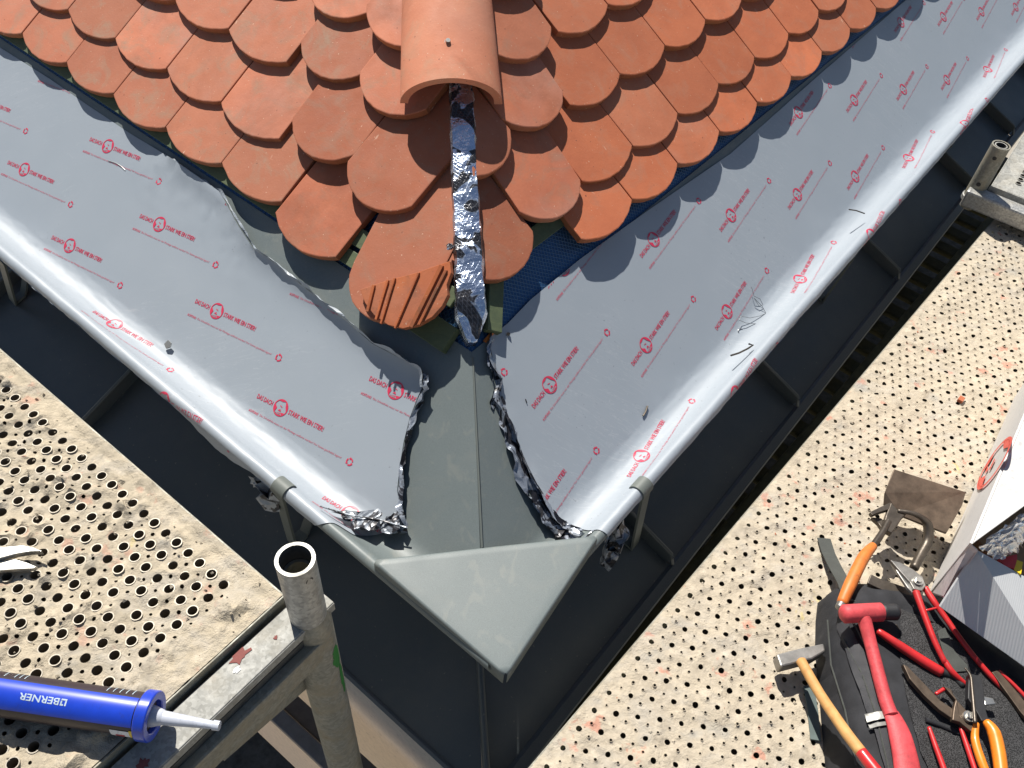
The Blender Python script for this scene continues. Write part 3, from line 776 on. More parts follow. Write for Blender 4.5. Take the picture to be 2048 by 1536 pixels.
wad(onpl((548, 985), Z3, P0+Z3*(-.15)), .024, 12, (1.1, 1, 1), parent=film['L'], m='wad'); wad(onpl((517, 962), Z3, P0+Z3*(-.14)), .012, 13, (1.3, .7, .8), parent=film['L'], m='wad')
wad(onpl((1150, 1068), Z3, P0+Z3*(-.115)), .013, 15, (1, .9, .7), parent=film['R']); wad(onpl((1122, 1060), Z3, P0+Z3*(-.12)), .015, 25, (.7, 1.2, .7), parent=film['R'])
wad(onpl((1232, 1072), Z3, P0+Z3*(-.165)), .026, 17, (.8, 1, 1.2), parent=film['R']); wad(onpl((1218, 1110), Z3, P0+Z3*(-.20)), .018, 19, (.8, .9, 1.5), parent=film['R'])
# ------------------------------------------------------------------ corner cap
zc = P0.z+prof(TEND)[1]+.0118*1.75+.001
mb = MB(); 
cap_out = prof(TEND-.0118*R(90))[0]+.003
def capq(side, sv, out=0., dz=0.): return P0+OUT[side]*(cap_out+out)+DV[side]*sv+Z3*(zc-P0.z+dz)
sA = bead_s('L', (768, 1122)); sB = bead_s('R', (1190, 1090))
A_, B_, T_ = capq('L', sA, -.006), capq('R', sB, -.006), capq('R', -cap_out-.0, -.006)
T_ = onz((1011, 1346), zc-.016)
n = 22; P = []; idx = {}; f = []
for i in range(n+1):
    for j in range(n+1-i):
        a = i/n; b = j/n; p = A_*(1-a-b)+B_*a+T_*b
        p = p-Z3*.0004*math.sin(a*8+b*3)
        idx[i, j] = len(P); P.append(p)
for i in range(n):
    for j in range(n-i):
        f.append((idx[i, j], idx[i+1, j], idx[i, j+1]))
        if j < n-i-1: f.append((idx[i+1, j], idx[i+1, j+1], idx[i, j+1]))
for seq, sd in (([idx[0, j] for j in range(n+1)], 'L'), ([idx[n-j, j] for j in range(n+1)], 'R')):
    prev = seq; base_ = [P[q].copy() for q in seq]
    for (o_, d_) in ((.0012, -.0002), (.0026, -.0012), (.0034, -.003), (.0036, -.030)):
        row = []
        ed_ = (T_-(A_ if sd == 'L' else B_)).cross(Z3).normalized(); ed_ = ed_ if ed_.dot(OUT[sd]) > 0 else -ed_
        for p in base_: row.append(len(P)); P.append(p+ed_*o_+Z3*d_)
        for q in range(n): f.append((prev[q], prev[q+1], row[q+1], row[q]))
        prev = row
bdir = (A_+B_-T_*2).normalized(); prev = [idx[i, 0] for i in range(n+1)]; base_ = [P[q].copy() for q in prev]
for (o_, d_) in ((.002, -.001), (.003, -.004), (.003, -.010)):
    row = []
    for p in base_: row.append(len(P)); P.append(p+bdir*o_+Z3*d_)
    for q in range(n): f.append((prev[q], prev[q+1], row[q+1], row[q]))
    prev = row
mb = MB(); mb.add(P, f, 0, True)
cap = mb.build('gutter_corner_cap', M['grey']); tag(cap, 'triangular stone grey metal cap closing the gutter corner', 'gutter cap')
md = cap.modifiers.new('solid', 'SOLIDIFY'); md.thickness = .0012
# ------------------------------------------------------------------ roof deck below the tiles
for side in 'RL':
    mb = MB(); a, b = .10, 1.9; P = [P0+DV[side]*(-(-t*math.cos(PIT))*0+(t*math.cos(PIT) if s is None else s))+MU[side]*t-NN[side]*.004 for t, s in ((a, None), (a, 4.2), (b, 4.2), (b, None))]
    nS = 40; P = []; 
    for t in (a, .3, .6, 1., 1.5, b):
        s0 = t*math.cos(PIT)
        for j in range(nS+1): P.append(P0+DV[side]*(s0+(4.2-s0)*j/nS)+MU[side]*t-NN[side]*(.004-.001*math.sin(j*2.3)))
    m = nS+1; mb.add(P, [(i*m+j, i*m+j+1, (i+1)*m+j+1, (i+1)*m+j) for i in range(5) for j in range(nS)], 0)
    child(mb, 'underlay_membrane', M['membrane'], roof)
    def batten(t, s0, s1, w=.040, h=.020, mt='batten'):
        mb = MB(); a = P0+DV[side]*s0+MU[side]*t+NN[side]*(h/2+.001); mb.bar(a, a+DV[side]*(s1-s0), w, h, NN[side]); child(mb, 'tile_batten', M[mt], roof, bevel=.0015)
    for q in range(7):
        t = (.235 if side == 'R' else .20)+q*.137
        batten(t, t*math.cos(PIT)+(.12 if (side == 'R' and q == 0) else .03), 4.1, .036, .012)
if True:
    side = 'L'
    mb = MB(); a = surf('L', .30, .158, .007); mb.bar(a, a+DV['L']*2.7, .030, .011, NN['L']); child(mb, 'eaves_batten', M['batten'], roof, bevel=.001)
    mb = MB(); a = P0+HD*.20+HSIDE*(-.035)+Z3*(-.005); mb.bar(a, a+DV['L']*.11+MU['L']*.0, .05, .02, NN['L']); child(mb, 'tile_batten', M['batten'], roof, bevel=.001)
    # timber beside the hip on the right
    a = onpl((985, 665), NN['R'], P0+NN['R']*.010); b = onpl((990, 548), NN['R'], P0+NN['R']*.010); mb = MB(); mb.bar(a, b+(b-a)*.6, .030, .018, NN['R']); child(mb, 'hip_batten', M['batten'], roof, bevel=.001)
# foil-wrapped hip timber
mb = MB(); n = 110; P = []; up = nzr
prf = [(-.030, -.045), (-.031, .0), (-.027, .010), (-.010, .0125), (.010, .0120), (.026, .009), (.030, .0), (.029, -.045)]
for k in range(n+1):
    s = .188+.62*k/n; c = P0+HD*s+up*(.034 if s > .26 else .012+.022*max(0, (s-.188)/.072))
    for i, (x, y) in enumerate(prf):
        nv = noise.noise_vector(V((s*30, i*.9, 4)))*.0036+noise.noise_vector(V((s*90, i*2.9, 7)))*.0014
        w = .92-.24*k/n
        if s < .235: w *= .30+.70*(s-.188)/.047
        P.append(c+HSIDE*(x*w+nv.x)+up*(y+nv.y)+HD*nv.z)
m = len(prf); mb.add(P, [(k*m+i, k*m+i+1, (k+1)*m+i+1, (k+1)*m+i) for k in range(n) for i in range(m-1)]+[tuple(range(m))], 0)
child(mb, 'foil_wrapped_hip', M['butyl'], roof)
# loose foil flap torn off at its left
wad(P0+HD*.36+HSIDE*-.033+nzr*.040, .006, 61, (1., 1.3, .5), 'foil_flap', roof, 'butyl')
# ------------------------------------------------------------------ flipped tile fragment
N = (NN['L']*.9+OUT['L']*.05).normalized(); Q = OT['L']+NN['L']*.034
FR = [(720, 579), (770, 562), (830, 546), (899, 522), (902, 545), (893, 570), (895, 590), (884, 612), (864, 634), (836, 650), (806, 657), (776, 650), (748, 630), (730, 606)]
fp = [onpl(p, N, Q) for p in FR]
fr = empty('broken_tile_piece', sum(fp, V())/len(fp)); tag(fr, 'broken clay tile piece lying ribbed underside up on the lowest hip tile', 'tile fragment')
mb = MB(); mb.prism(fp, -N*.012); fo = child(mb, 'tile_slab', [M['tileE']], fr, bevel=.0008)
fo.data.materials.clear(); fo.data.materials.append(tile_mat('raw_tile_underside', (.50, .145, .05), (.38, .10, .038), (.12, .06, .035), .9))
for a, b, w in (((735, 624), (748, 570), .006), ((752, 640), (776, 560), .005), ((762, 648), (790, 556), .004), ((790, 657), (838, 545), .004), ((822, 655), (884, 530), .008), ((838, 650), (893, 540), .005)):
    mb = MB(); A = onpl(a, N, Q+N*.0018); B = onpl(b, N, Q+N*.0018); mb.bar(A, B, w, .0045, N); child(mb, 'rib', fo.data.materials[0], fr, bevel=.0008)
# ------------------------------------------------------------------ LEFT DECK
ZL = -1.04
OL_ = onz((565, 1190), ZL); EL1 = (onz((0, 700), ZL)-OL_).normalized(); EL2 = V((EL1.y, -EL1.x, 0)); 
if EL2.dot(onz((330, 1420), ZL)-OL_) < 0: EL2 = -EL2
def dl(u, v, z=0.): return OL_+EL1*u+EL2*v+Z3*z
holes = []; small = []
for i in range(0, 48):
    for j in range(0, 24):
        u = .0684+.0238*i; v = .0394+.0243*j
        if v > .44: continue
        if u < 1.05: holes.append((u, v, .0065, 14))
        if random.random() < .85: small.append((u-.0119, v+.0122, .0024*random.uniform(.7, 1.2), 7))
bnd = [(0, 0), (1.25, 0), (1.25, .47), (0, .47)]
holes = [h for h in holes if h[0] < 1.2]; small = [h for h in small if .02 < h[0] < .9 and h[1] < .44]
def hL(u, v):
    h = max(-.0006, .0095*fbm(u, v, 1.3, 26, 5)-.0004)+.0036*fbm(u, v, 7, 75, 4)+max(0., fbm(u, v, 4., 17, 4)-.25)*.016
    if .008 < v < .026: h = h*.4-.0035*math.sin((v-.008)/.018*math.pi)
    if v < .008 or u < .012: h *= .3
    return h
vs, fs = cdt(bnd, holes+small, .0045, .4, .0010)
gL = {}
for h in holes: gL.setdefault((int(h[0]//.025), int(h[1]//.025)), []).append(h)
def nearL(u, v): return min([math.hypot(u-h[0], v-h[1])-h[2] for i in (-1, 0, 1) for j in (-1, 0, 1) for h in gL.get((int(u//.025)+i, int(v//.025)+j), ())]+[9])
vs2 = [dl(u, v, hL(u, v)*(.25+.75*min(1., max(0., nearL(u, v)/.005)))) for u, v in vs]
decL = empty('scaffold_deck', dl(.3, .2)); tag(decL, 'perforated steel scaffold deck crusted with tan mortar, cartridge lying on it', 'scaffold deck')
mb = MB(); mb.add(vs2, fs, 0, True); child(mb, 'deck_plate', M['dirtL'], decL)
mb = MB()
for (u, v, r, n) in holes: 
    z = random.uniform(-.0012, .0024); mb.pipe(dl(u, v, -.018), dl(u, v, hL(u, v)*.3+z), r+.0011, r-.0002, 16, 0, 1)
o = child(mb, 'hole_collars', [M['rimL'], M['pit']], decL); o['kind'] = 'stuff'
mb = MB(); mb.box(dl(.62, .235, -.0245), EL1*.61, EL2*.22, Z3*.002); child(mb, 'dark_hole_backing', M['pit'], decL)  # dark sheet added below the holes in place of the shade there
mb = MB(); mb.box(dl(.62, -.001, -.028), EL1*.625, EL2*.0015, Z3*.027); mb.box(dl(-.0015, .23, -.028), EL1*.0015, EL2*.23, Z3*.027); child(mb, 'deck_edge', M['galvd'], decL, bevel=.0008)
# mortar crumbs
mb = MB()
for q in range(420):
    u, v = random.uniform(0, .95), random.uniform(0, .44); r = random.uniform(.0012, .0042)*random.uniform(.5, 1); c = dl(u, v, hL(u, v)+r*.3)
    d = [V((random.uniform(.6, 1.2)*x, random.uniform(.6, 1.2)*y, random.uniform(.5, 1)*z))*r for x, y, z in ((1, 0, 0), (0, 1, 0), (-1, 0, 0), (0, -1, 0), (0, 0, 1), (0, 0, -1))]
    mb.add([c+x for x in d], [(0, 1, 4), (1, 2, 4), (2, 3, 4), (3, 0, 4), (1, 0, 5), (2, 1, 5), (3, 2, 5), (0, 3, 5)])
o = child(mb, 'mortar_crumbs', M['dirtL'], decL); o['kind'] = 'stuff'
# transom beam beside the deck: top flange + lower tube
beam = empty('scaffold_transom', dl(-.03, .3, -.02)); tag(beam, 'galvanised scaffold transom with red paint smear beside the mortar crusted deck', 'scaffold beam')
mb = MB(); mb.box(dl(-.030, .30, -.016), EL1*.021, EL2*.34, Z3*.002); mb.box(dl(-.051, .30, -.024), EL1*.0015, EL2*.34, Z3*.0085); mb.box(dl(-.0095, .30, -.03), EL1*.0015, EL2*.34, Z3*.014)
child(mb, 'top_flange', M['galvb'], beam, bevel=.001)
mb = MB(); mb.bar(dl(-.058, -.02, -.075), dl(-.058, .64, -.075), .018, .05); child(mb, 'lower_rail', M['galvd'], beam, bevel=.004)
mb = MB(); mb.box(dl(-.040, .30, -.055), EL1*.012, EL2*.33, Z3*.02); child(mb, 'web', M['dark'], beam)
redb = flat('dried_red_paint', (.20, .06, .052), .8, bump=.3)
def splat(c, r, n, seed, ax, ay, m, parent, name='paint_spot', h=.0006):
    rr = random.Random(seed); P = []
    for k in range(n): q = r*rr.uniform(.45, 1.1); P.append(c+ax*(q*math.cos(2*math.pi*k/n))+ay*(q*math.sin(2*math.pi*k/n)))
    mb = MB(); mb.add([c+Z3*h]+[p+Z3*h*.6 for p in P], [(0, k+1, (k+1) % n+1) for k in range(n)]); return child(mb, name, m, parent)
for p, r, sx in (((480, 1312), .011, 1.5), ((551, 1275), .0035, 1), ((285, 1528), .010, 1)):
    splat(onz(p, ZL-.0135), r, 17, int(p[0]), EL2*sx, EL1*.8, redb, beam)
splat(onz((474, 1340), ZL-.0135), .005, 12, 5, EL2*1.3, EL1*.7, M['white'], beam)
# post with spigot
post = empty('scaffold_post', onz((590, 1118), -.926)-Z3*.3); tag(post, 'galvanised scaffold post with open hollow spigot end and green paint streak', 'scaffold post')
pt = onz((590, 1118), -.926)
TZ = Z3; _q = onz((694, 1545), -1.62); TZ = (pt-_q).normalized()
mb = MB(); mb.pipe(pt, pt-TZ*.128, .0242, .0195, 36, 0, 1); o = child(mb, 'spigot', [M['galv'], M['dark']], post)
mb = MB(); mb.pipe(pt-TZ*.030, pt-TZ*.2, .0190, .0150, 30); child(mb, 'inner_tube', M['galvd'], post)
mb = MB(); mb.tube([pt-TZ*.128, pt-TZ*.136, pt-TZ*.142, pt-TZ*2.9], [.0242, .0255, .0285, .0285], 32, 0); child(mb, 'standard_tube', M['galvd'], post)
def dot(p, z0, rt_=.0245, r=.005):
    """small dark drilled hole on a vertical tube"""
    v = ray(*p); a = v.x**2+v.y**2; b = -2*(v.x*z0.x+v.y*z0.y); c = z0.x**2+z0.y**2-rt_**2
    k = (-b-math.sqrt(max(0, b*b-4*a*c)))/(2*a); q = v*k; n = V((q.x-z0.x, q.y-z0.y, 0)).normalized(); mb = MB(); mb.tube([q-n*.003, q+n*.0004], r, 14, 0, True, False, 1.0); return mb
for p, r in (((619, 1161), .0052), ((636, 1230), .0055), ((577, 1240), .0035)): child(dot(p, pt, .0244, r), 'drilled_hole', M['blackr'], post)
v0 = pt-TZ*.30
for p, r in (((682, 1350), .012), ((690, 1390), .009), ((694, 1425), .007)):
    pass
for z0, z1, a0, a1, sd in ((.205, .262, -12, 26, 3), (.262, .35, 2, 24, 9)):
    mb = MB(); P = []; nq = 12; cdir = math.atan2(-pt.y, -pt.x); rr_ = random.Random(sd)
    for i in range(nq+1):
        w = math.sin(math.pi*(i+.5)/(nq+1))**.5
        for k in range(5):
            a = cdir+R(48)+R((a0+a1)/2+(a1-a0)/2*w*(k/2-1)*rr_.uniform(.7, 1.15)); P.append(pt-TZ*(z0+(z1-z0)*i/nq)+V((.0289*math.cos(a), .0289*math.sin(a), 0)))
    mb.add(P, [(i*5+k, i*5+k+1, i*5+k+6, i*5+k+5) for i in range(nq) for k in range(4)], 0, True); child(mb, 'green_paint_streak', M['greenp'], post)
# gusset between transom and post
mb = MB(); g0 = pt-Z3*.16; q = dl(-.06, .17, -.10); w = dl(-.06, .04, -.06)
mb.prism([pt-Z3*.14, pt-Z3*.34, q-Z3*.02, q+Z3*.02], (EL1*.006)); child(mb, 'gusset_plate', M['galvd'], post)
# ------------------------------------------------------------------ cartridge
ca = onz((-70, 1378), ZL+.026); cb = onz((288, 1430), ZL+.030); cdv = (cb-ca).normalized(); RC = .0242
ct = empty('sealant_cartridge', (ca+cb)/2); tag(ct, 'blue sealant cartridge with pale nozzle lying on the mortar crusted deck', 'cartridge')
ca = ca-cdv*.03
upc = (-ray(150, 1400)).normalized(); sdc = cdv.cross(upc).normalized(); upc = sdc.cross(cdv).normalized()
def cyl_patch(a, b, r, a0, a1, m, name, n=20, par=ct):
    mb = MB(); P = []; 
    for q in (a, b):
        for i in range(n+1):
            t = a0+(a1-a0)*i/n; P.append(q+(upc*math.cos(t)+sdc*math.sin(t))*r)
    mb.add(P, [(i, i+1, n+2+i, n+1+i) for i in range(n)], 0, True); return child(mb, name, m, par)
mb = MB(); mb.tube([ca, cb-cdv*.004, cb], [RC, RC, RC*.96], 48); child(mb, 'tube_body', M['dlabel'], ct)
flip = 1 if sdc.dot(ray(150, 1500)-ray(150, 1400)) > 0 else -1
a_blue = (R(-42)*flip, R(38)*flip)
cyl_patch(ca, cb-cdv*.003, RC+.0004, a_blue[0], a_blue[1], M['blue'], 'blue_label')
for q in list(range(5))+[8, 9, 10, 12, 14]:
    a = cb-cdv*(.014+.0075*q if q < 5 else .14+.006*(q-8)); cyl_patch(a, a+cdv*.0009, RC+.0005, R(-52)*flip, R(-78)*flip, M['pale'], 'label_line', 6)
cyl_patch(cb-cdv*.028, cb-cdv*.006, RC+.0006, R(52)*flip, R(88)*flip, M['white'], 'white_patch', 8)
cyl_patch(cb-cdv*.0058, cb-cdv*.001, RC+.0007, R(48)*flip, R(92)*flip, M['yellow'], 'yellow_band', 8)
cyl_patch(cb-cdv*.022, cb-cdv*.012, RC+.0009, R(70)*flip, R(80)*flip, M['redpk'], 'red_mark', 4)
tm = fit(text_mesh('BERNER', 1, xs=1, off=.015), 0, 1, 0, 1)
mb = MB(); s0 = cb-cdv*.088
for (v, f), (L0, L1) in ((tm, (.0, .046)),):
    P = []
    for (x, y) in v:
        d = s0-cdv*(L0+(L1-L0)*x); t = R(6+17*(1-y)-8)*flip; P.append(d+(upc*math.cos(-t+R(4)*flip)+sdc*math.sin(-t+R(4)*flip))*(RC+.0007))
    mb.add(P, f)
for (x0, x1, y0, y1) in ((-.0085, -.0068, .0, 1.), (-.0085, -.002, 0., .22), (-.0055, -.0018, .75, 1.), (-.0035, -.0018, .3, 1.)):
    P = []
    for x, y in ((x0, y0), (x1, y0), (x1, y1), (x0, y1)):
        d = s0-cdv*x; t = R(6+17*(1-y)-8)*flip; P.append(d+(upc*math.cos(-t+R(4)*flip)+sdc*math.sin(-t+R(4)*flip))*(RC+.0007))
    mb.add(P, [(0, 1, 2, 3)])
child(mb, 'lettering', M['pale'], ct)
mb = MB(); mb.pipe(cb-cdv*.001, cb+cdv*.013, RC+.004, RC-.006, 40); child(mb, 'end_collar', M['blue'], ct, bevel=.0015)
mb = MB(); mb.tube([cb+cdv*.002, cb+cdv*.006], RC-.003, 32); child(mb, 'end_plate', M['dlabel'], ct)
mb = MB(); mb.tube([cb+cdv*.004, cb+cdv*.012, cb+cdv*.022, cb+cdv*.024], [.013, .0115, .0085, .0075], 24); mb.tube([cb+cdv*.022, cb+cdv*.080, cb+cdv*.0805, cb+cdv*.088], [.0080, .0044, .0056, .0054], 20); child(mb, 'nozzle', M['nozzle'], ct)
# ------------------------------------------------------------------ shears at the left edge of the deck
sh = empty('tinner_snips', onz((20, 1115), ZL+.02)); tag(sh, 'open pointed steel snip blades entering from the left edge of the picture', 'snips')
def blade(pts, z, th, m, name, root, bev=.0008):
    P = [onz(p, z) for p in pts]; mb = MB(); mb.prism(P, V((0, 0, -th))); return child(mb, name, m, root, bevel=bev)
blade([(-60, 1100), (0, 1094), (45, 1090), (68, 1095), (84, 1102), (60, 1103), (30, 1108), (0, 1116), (-60, 1130)], ZL+.022, .009, M['bsteel'], 'upper_blade', sh)
blade([(-60, 1136), (0, 1122), (28, 1117), (52, 1124), (74, 1133), (66, 1137), (40, 1138), (0, 1141), (-60, 1150)], ZL+.016, .007, M['bsteel'], 'lower_blade', sh)
# ------------------------------------------------------------------ RIGHT DECK
ZR = -1.42
OR_ = onz((1060, 1536), ZR); ER1 = (onz((1980, 450), ZR)-OR_).normalized(); ER2 = V((ER1.y, -ER1.x, 0))
def dr(u, v, z=0.): return OR_+ER1*u+ER2*v+Z3*z
def vis(u, v, mg=40):
    p = dr(u, v); z = p.dot(FW); x = CX+F*p.dot(RT)/z; y = CY-F*p.dot(UP)/z; return -mg < x < 2048+mg and -mg < y < 1536+mg
holes = []; small = []
for j in range(0, 44):
    for i in range(-12, 72):
        kz = ZR/-1.75; u = kz*(.2769+.0508*i+(.0256 if j % 2 else 0)); v = kz*(.0234+.0369*j)
        if v < .012 or u < -.25 or u > 2.75 or not vis(u, v): continue
        holes.append((u, v, .0048*random.uniform(.85, 1.1), 10))
        for du, dv_ in ((0, .0245*kz), (.0254*kz, .0122*kz)):
            if random.random() < .95: small.append((u+du, v+dv_*1.0, .0024*random.uniform(.8, 1.15), 7))
def hR(u, v): return max(-.0006, .0075*fbm(u, v, 3.3, 20, 5)-.0008)+.0026*fbm(u, v, 9, 80, 4)
bnd = [(-.3, 0), (2.63, 0), (2.63, .62), (.95, 1.15), (-.3, 1.15)]
small = [h for h in small if inpoly(h[0], h[1], [(-.29, .01), (2.62, .01), (2.62, .6), (.95, 1.14), (-.29, 1.14)])]
holes = [h for h in holes if inpoly(h[0], h[1], [(-.29, .01), (2.62, .01), (2.62, .6), (.95, 1.14), (-.29, 1.14)])]
vs, fs = cdt(bnd, holes+small, .0080, .4, .001)
grid = {}
for h in small: grid.setdefault((int(h[0]//.02), int(h[1]//.02)), []).append(h)
def near(u, v):
    b = 9
    for i in (-1, 0, 1):
        for j in (-1, 0, 1):
            for h in grid.get((int(u//.02)+i, int(v//.02)+j), ()): b = min(b, math.hypot(u-h[0], v-h[1]))
    return b
vs2 = [dr(u, v, hR(u, v)+.0020*math.exp(-(near(u, v)/.004)**2)) for u, v in vs]
decR = empty('scaffold_deck', dr(1, .3)); tag(decR, 'long perforated scaffold deck with pale red-stained mortar crust, tools and bag on it', 'scaffold deck')
mb = MB(); mb.add(vs2, fs, 0, True); child(mb, 'deck_plate', M['dirtR'], decR)
mb = MB()
for (u, v, r, n) in small: mb.pipe(dr(u, v, -.008), dr(u, v, hR(u, v)+.0022), r+.0007, r-.0001, 8, 0, 1)
o = child(mb, 'raised_collars', [M['dirtR'], M['pit']], decR); o['kind'] = 'stuff'
mb = MB(); mb.box(dr(1.17, .6, -.030), ER1*1.45, ER2*.57, Z3*.002); child(mb, 'dark_hole_backing', M['pit'], decR)  # dark backing stands in for the shade below this deck
mb = MB(); mb.box(dr(1.16, -.001, -.03), ER1*1.46, ER2*.0015, Z3*.028); child(mb, 'deck_edge', M['galvd'], decR)
mb = MB(); mr = MB()
for q in range(900):
    u, v = random.uniform(-.2, 2.5), random.uniform(0, .9)
    if not vis(u, v): continue
    r = random.uniform(.001, .005)*random.uniform(.4, 1); c = dr(u, v, hR(u, v)+r*.3)
    d = [V((random.uniform(.6, 1.3)*x, random.uniform(.6, 1.3)*y, random.uniform(.4, .9)*z))*r for x, y, z in ((1, 0, 0), (0, 1, 0), (-1, 0, 0), (0, -1, 0), (0, 0, 1), (0, 0, -1))]
    (mr if random.random() < .12 else mb).add([c+x for x in d], [(0, 1, 4), (1, 2, 4), (2, 3, 4), (3, 0, 4), (1, 0, 5), (2, 1, 5), (3, 2, 5), (0, 3, 5)])
o = child(mb, 'mortar_crumbs', M['dirtR'], decR); o['kind'] = 'stuff'
o = child(mr, 'brick_crumbs', M['tileR'], decR); o['kind'] = 'stuff'
# mossy lattice beam; dark deck added under it so the gap looks black
mb = MB(); a = dr(-.3, .015, -.42); b = dr(2.9, .015, -.42)
tr_ = empty('lattice_beam', dr(1.5, 0, -.5)); tag(tr_, 'mossy yellowish scaffold beam with square openings in the gap below the deck', 'scaffold beam')
a = dr(.08, -.045, -.32); b = dr(2.9, -.045, -.32); mb.bar(a, b, .045, .05)
for q in range(28): mb.bar(dr(.1+.105*q, -.06, -.34), dr(.1+.105*q, -.20, -.34), .055, .02)
mb.bar(dr(.08, -.21, -.34), dr(2.9, -.21, -.34), .05, .05); child(mb, 'beam_frame', M['truss'], tr_, bevel=.006)
for (a, b, w, z, lab) in ((dr(.30, .0, -.95), dr(4.2, .0, -.95), 1.1, -1.9, 'dark deck added to blacken the gap on the right'),):
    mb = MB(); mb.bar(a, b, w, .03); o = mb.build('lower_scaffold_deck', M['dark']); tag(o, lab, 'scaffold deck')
# left lower deck + timber
zl2 = -2.75
a = onz((545, 1422), zl2); b = onz((760, 1622), zl2); dd = (b-a).normalized(); nn_ = V((dd.y, -dd.x, 0))
if nn_.x > 0: nn_ = -nn_
lo = empty('lower_scaffold_deck', a); tag(lo, 'lower scaffold deck with shade in its dark colour and upturned grey lip, under the left post', 'scaffold deck')
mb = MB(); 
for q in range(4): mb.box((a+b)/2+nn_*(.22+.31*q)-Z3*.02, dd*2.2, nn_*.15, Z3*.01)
child(mb, 'deck_plate', M['dark'], lo, bevel=.004)
mb = MB(); mb.bar(a-dd*1.8, b+dd*1., .045, .03); child(mb, 'deck_lip', flat('dull_zinc', (.16, .165, .175), .5, .3), lo, bevel=.004)
mb = MB(); mb.bar(a-dd*1.8-nn_*.055-Z3*.012, b+dd*1.-nn_*.055-Z3*.012, .055, .03); child(mb, 'timber_board', flat('brown_board', (.12, .10, .085), .8, bump=.4), lo, bevel=.003)
# ground
mb = MB(); mb.add([V((-150, -150, -6.2)), V((150, -150, -6.2)), V((150, 150, -6.2)), V((-150, 150, -6.2))], [(0, 1, 2, 3)]); g_ = mb.build('ground', flat('gravel_ground', (.33, .30, .25), .9, bump=.3, bs=20)); g_['kind'] = 'structure'
pv = MB(); c_ = P0+OUT['L']*.09; c_ = V((c_.x, c_.y, -6.19)); cc = c_+OUT['R']*.12
pv.add([cc, cc+OUT['L']*3.2, cc+OUT['L']*3.2+DV['L']*8, cc+DV['L']*8], [(0, 1, 2, 3)]); o = pv.build('pavement', M['paving']); o['kind'] = 'structure'
# ------------------------------------------------------------------ silver deck and tube, upper right
tp = onz((2003, 290), -1.2137)
t2 = empty('scaffold_post', tp-Z3*.3); tag(t2, 'short dull scaffold tube with nested inner tube beside the clean silver deck', 'scaffold post')
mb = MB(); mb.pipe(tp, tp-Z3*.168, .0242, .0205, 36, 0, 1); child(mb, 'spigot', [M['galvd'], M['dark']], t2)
mb = MB(); mb.pipe(tp-Z3*.001, tp-Z3*.16, .0165, .0135, 30, 0, 1); child(mb, 'inner_tube', [M['galvb'], M['dark']], t2)
mb = MB(); mb.tube([tp-Z3*.163, tp-Z3*.178], .028, 28); child(mb, 'base_ring', M['galv'], t2, bevel=.002)
mb = MB(); mb.tube([tp-Z3*.178, tp-Z3*.20], .020, 24); child(mb, 'standard_tube', M['galvd'], t2)
for p, r in (((1989, 317), .0055), ((1957, 369), .006)): child(dot(p, tp, .0244, r), 'drilled_hole', M['blackr'], t2)
ZS = -1.335
O3 = onz((1985, 371), ZS); E31 = (onz((2048, 270), ZS)-O3).normalized(); E32 = V((E31.y, -E31.x, 0))
def ds(u, v, z=0.): return O3+E31*u+E32*v+Z3*z
hs = []
for i in range(0, 26):
    for j in range(0, 14):
        u = .06+.024*i+(.012 if j % 2 else 0); v = .055+.021*j
        if u < .66: hs.append((u, v, .0068, 12))
vs, fs = cdt([(0, 0), (.7, 0), (.7, .37), (0, .37)], hs, .02, .3, .002)
d3 = empty('scaffold_deck', ds(.3, .15)); tag(d3, 'clean silver perforated scaffold deck corner at the right edge beside the short tube', 'scaffold deck')
mb = MB(); mb.add([ds(u, v, (-.004 if .012 < v < .032 else 0)) for u, v in vs], fs, 0); child(mb, 'deck_plate', M['galvb'], d3)
mb = MB()
for (u, v, r, n) in hs: mb.pipe(ds(u, v, -.010), ds(u, v, .0030), r+.0014, r-.0001, 14, 0, 1)
o = child(mb, 'hole_collars', [M['galvb'], M['pit']], d3); o['kind'] = 'stuff'
mb = MB(); mb.box(ds(.35, .185, -.03), E31*.34, E32*.17, Z3*.002); child(mb, 'dark_hole_backing', M['pit'], d3)  # added dark sheet, shade seen through the silver deck's holes
mb = MB(); mb.box(ds(.35, -.0015, -.022), E31*.352, E32*.0015, Z3*.022); mb.box(ds(-.002, .185, -.022), E31*.0015, E32*.19, Z3*.022); child(mb, 'deck_edge', M['galvb'], d3, bevel=.001)
mb = MB(); mb.bar(ds(-.035, -.05, -.035), ds(-.035, .5, -.035), .045, .05); o = child(mb, 'support_beam', M['galv'], d3, bevel=.006)
# ------------------------------------------------------------------ backpack
ZB = ZR+.085
def T(p, z): return onz(p, z)
def rw(p, z, w): return w/2*onz(p, z).dot(FW)/F
bag = empty('tool_backpack', onz((1860, 1400), ZR)); tag(bag, 'black nylon backpack lying on the right deck under the red and orange tools', 'backpack')
BO = [(1645, 1192), (1668, 1176), (1700, 1172), (1760, 1178), (1830, 1200), (1905, 1235), (1960, 1290), (2060, 1370), (2240, 1500), (2240, 1760), (1690, 1800), (1672, 1640), (1664, 1545), (1655, 1450), (1648, 1370), (1640, 1290), (1641, 1230)]
bo = [onz(p, ZR+.03) for p in BO]; b2 = [((p-OR_).dot(ER1), (p-OR_).dot(ER2)) for p in bo]
vs, fs = cdt(b2, (), .011, .3)
b2c = b2+[b2[0]]
def bagh(u, v):
    d = dist_poly(u, v, b2c); k = min(1, d/.055); h = .098*math.sqrt(max(0, 1-(1-k)**2))
    h += (.004*fbm(u, v, 2, 16, 3)+.0022*fbm(u, v, 5, 45, 3))*min(1, d/.02)
    h -= .004*math.exp(-((d-.038)/.004)**2)+.0035*math.exp(-((d-.075)/.004)**2)
    return h
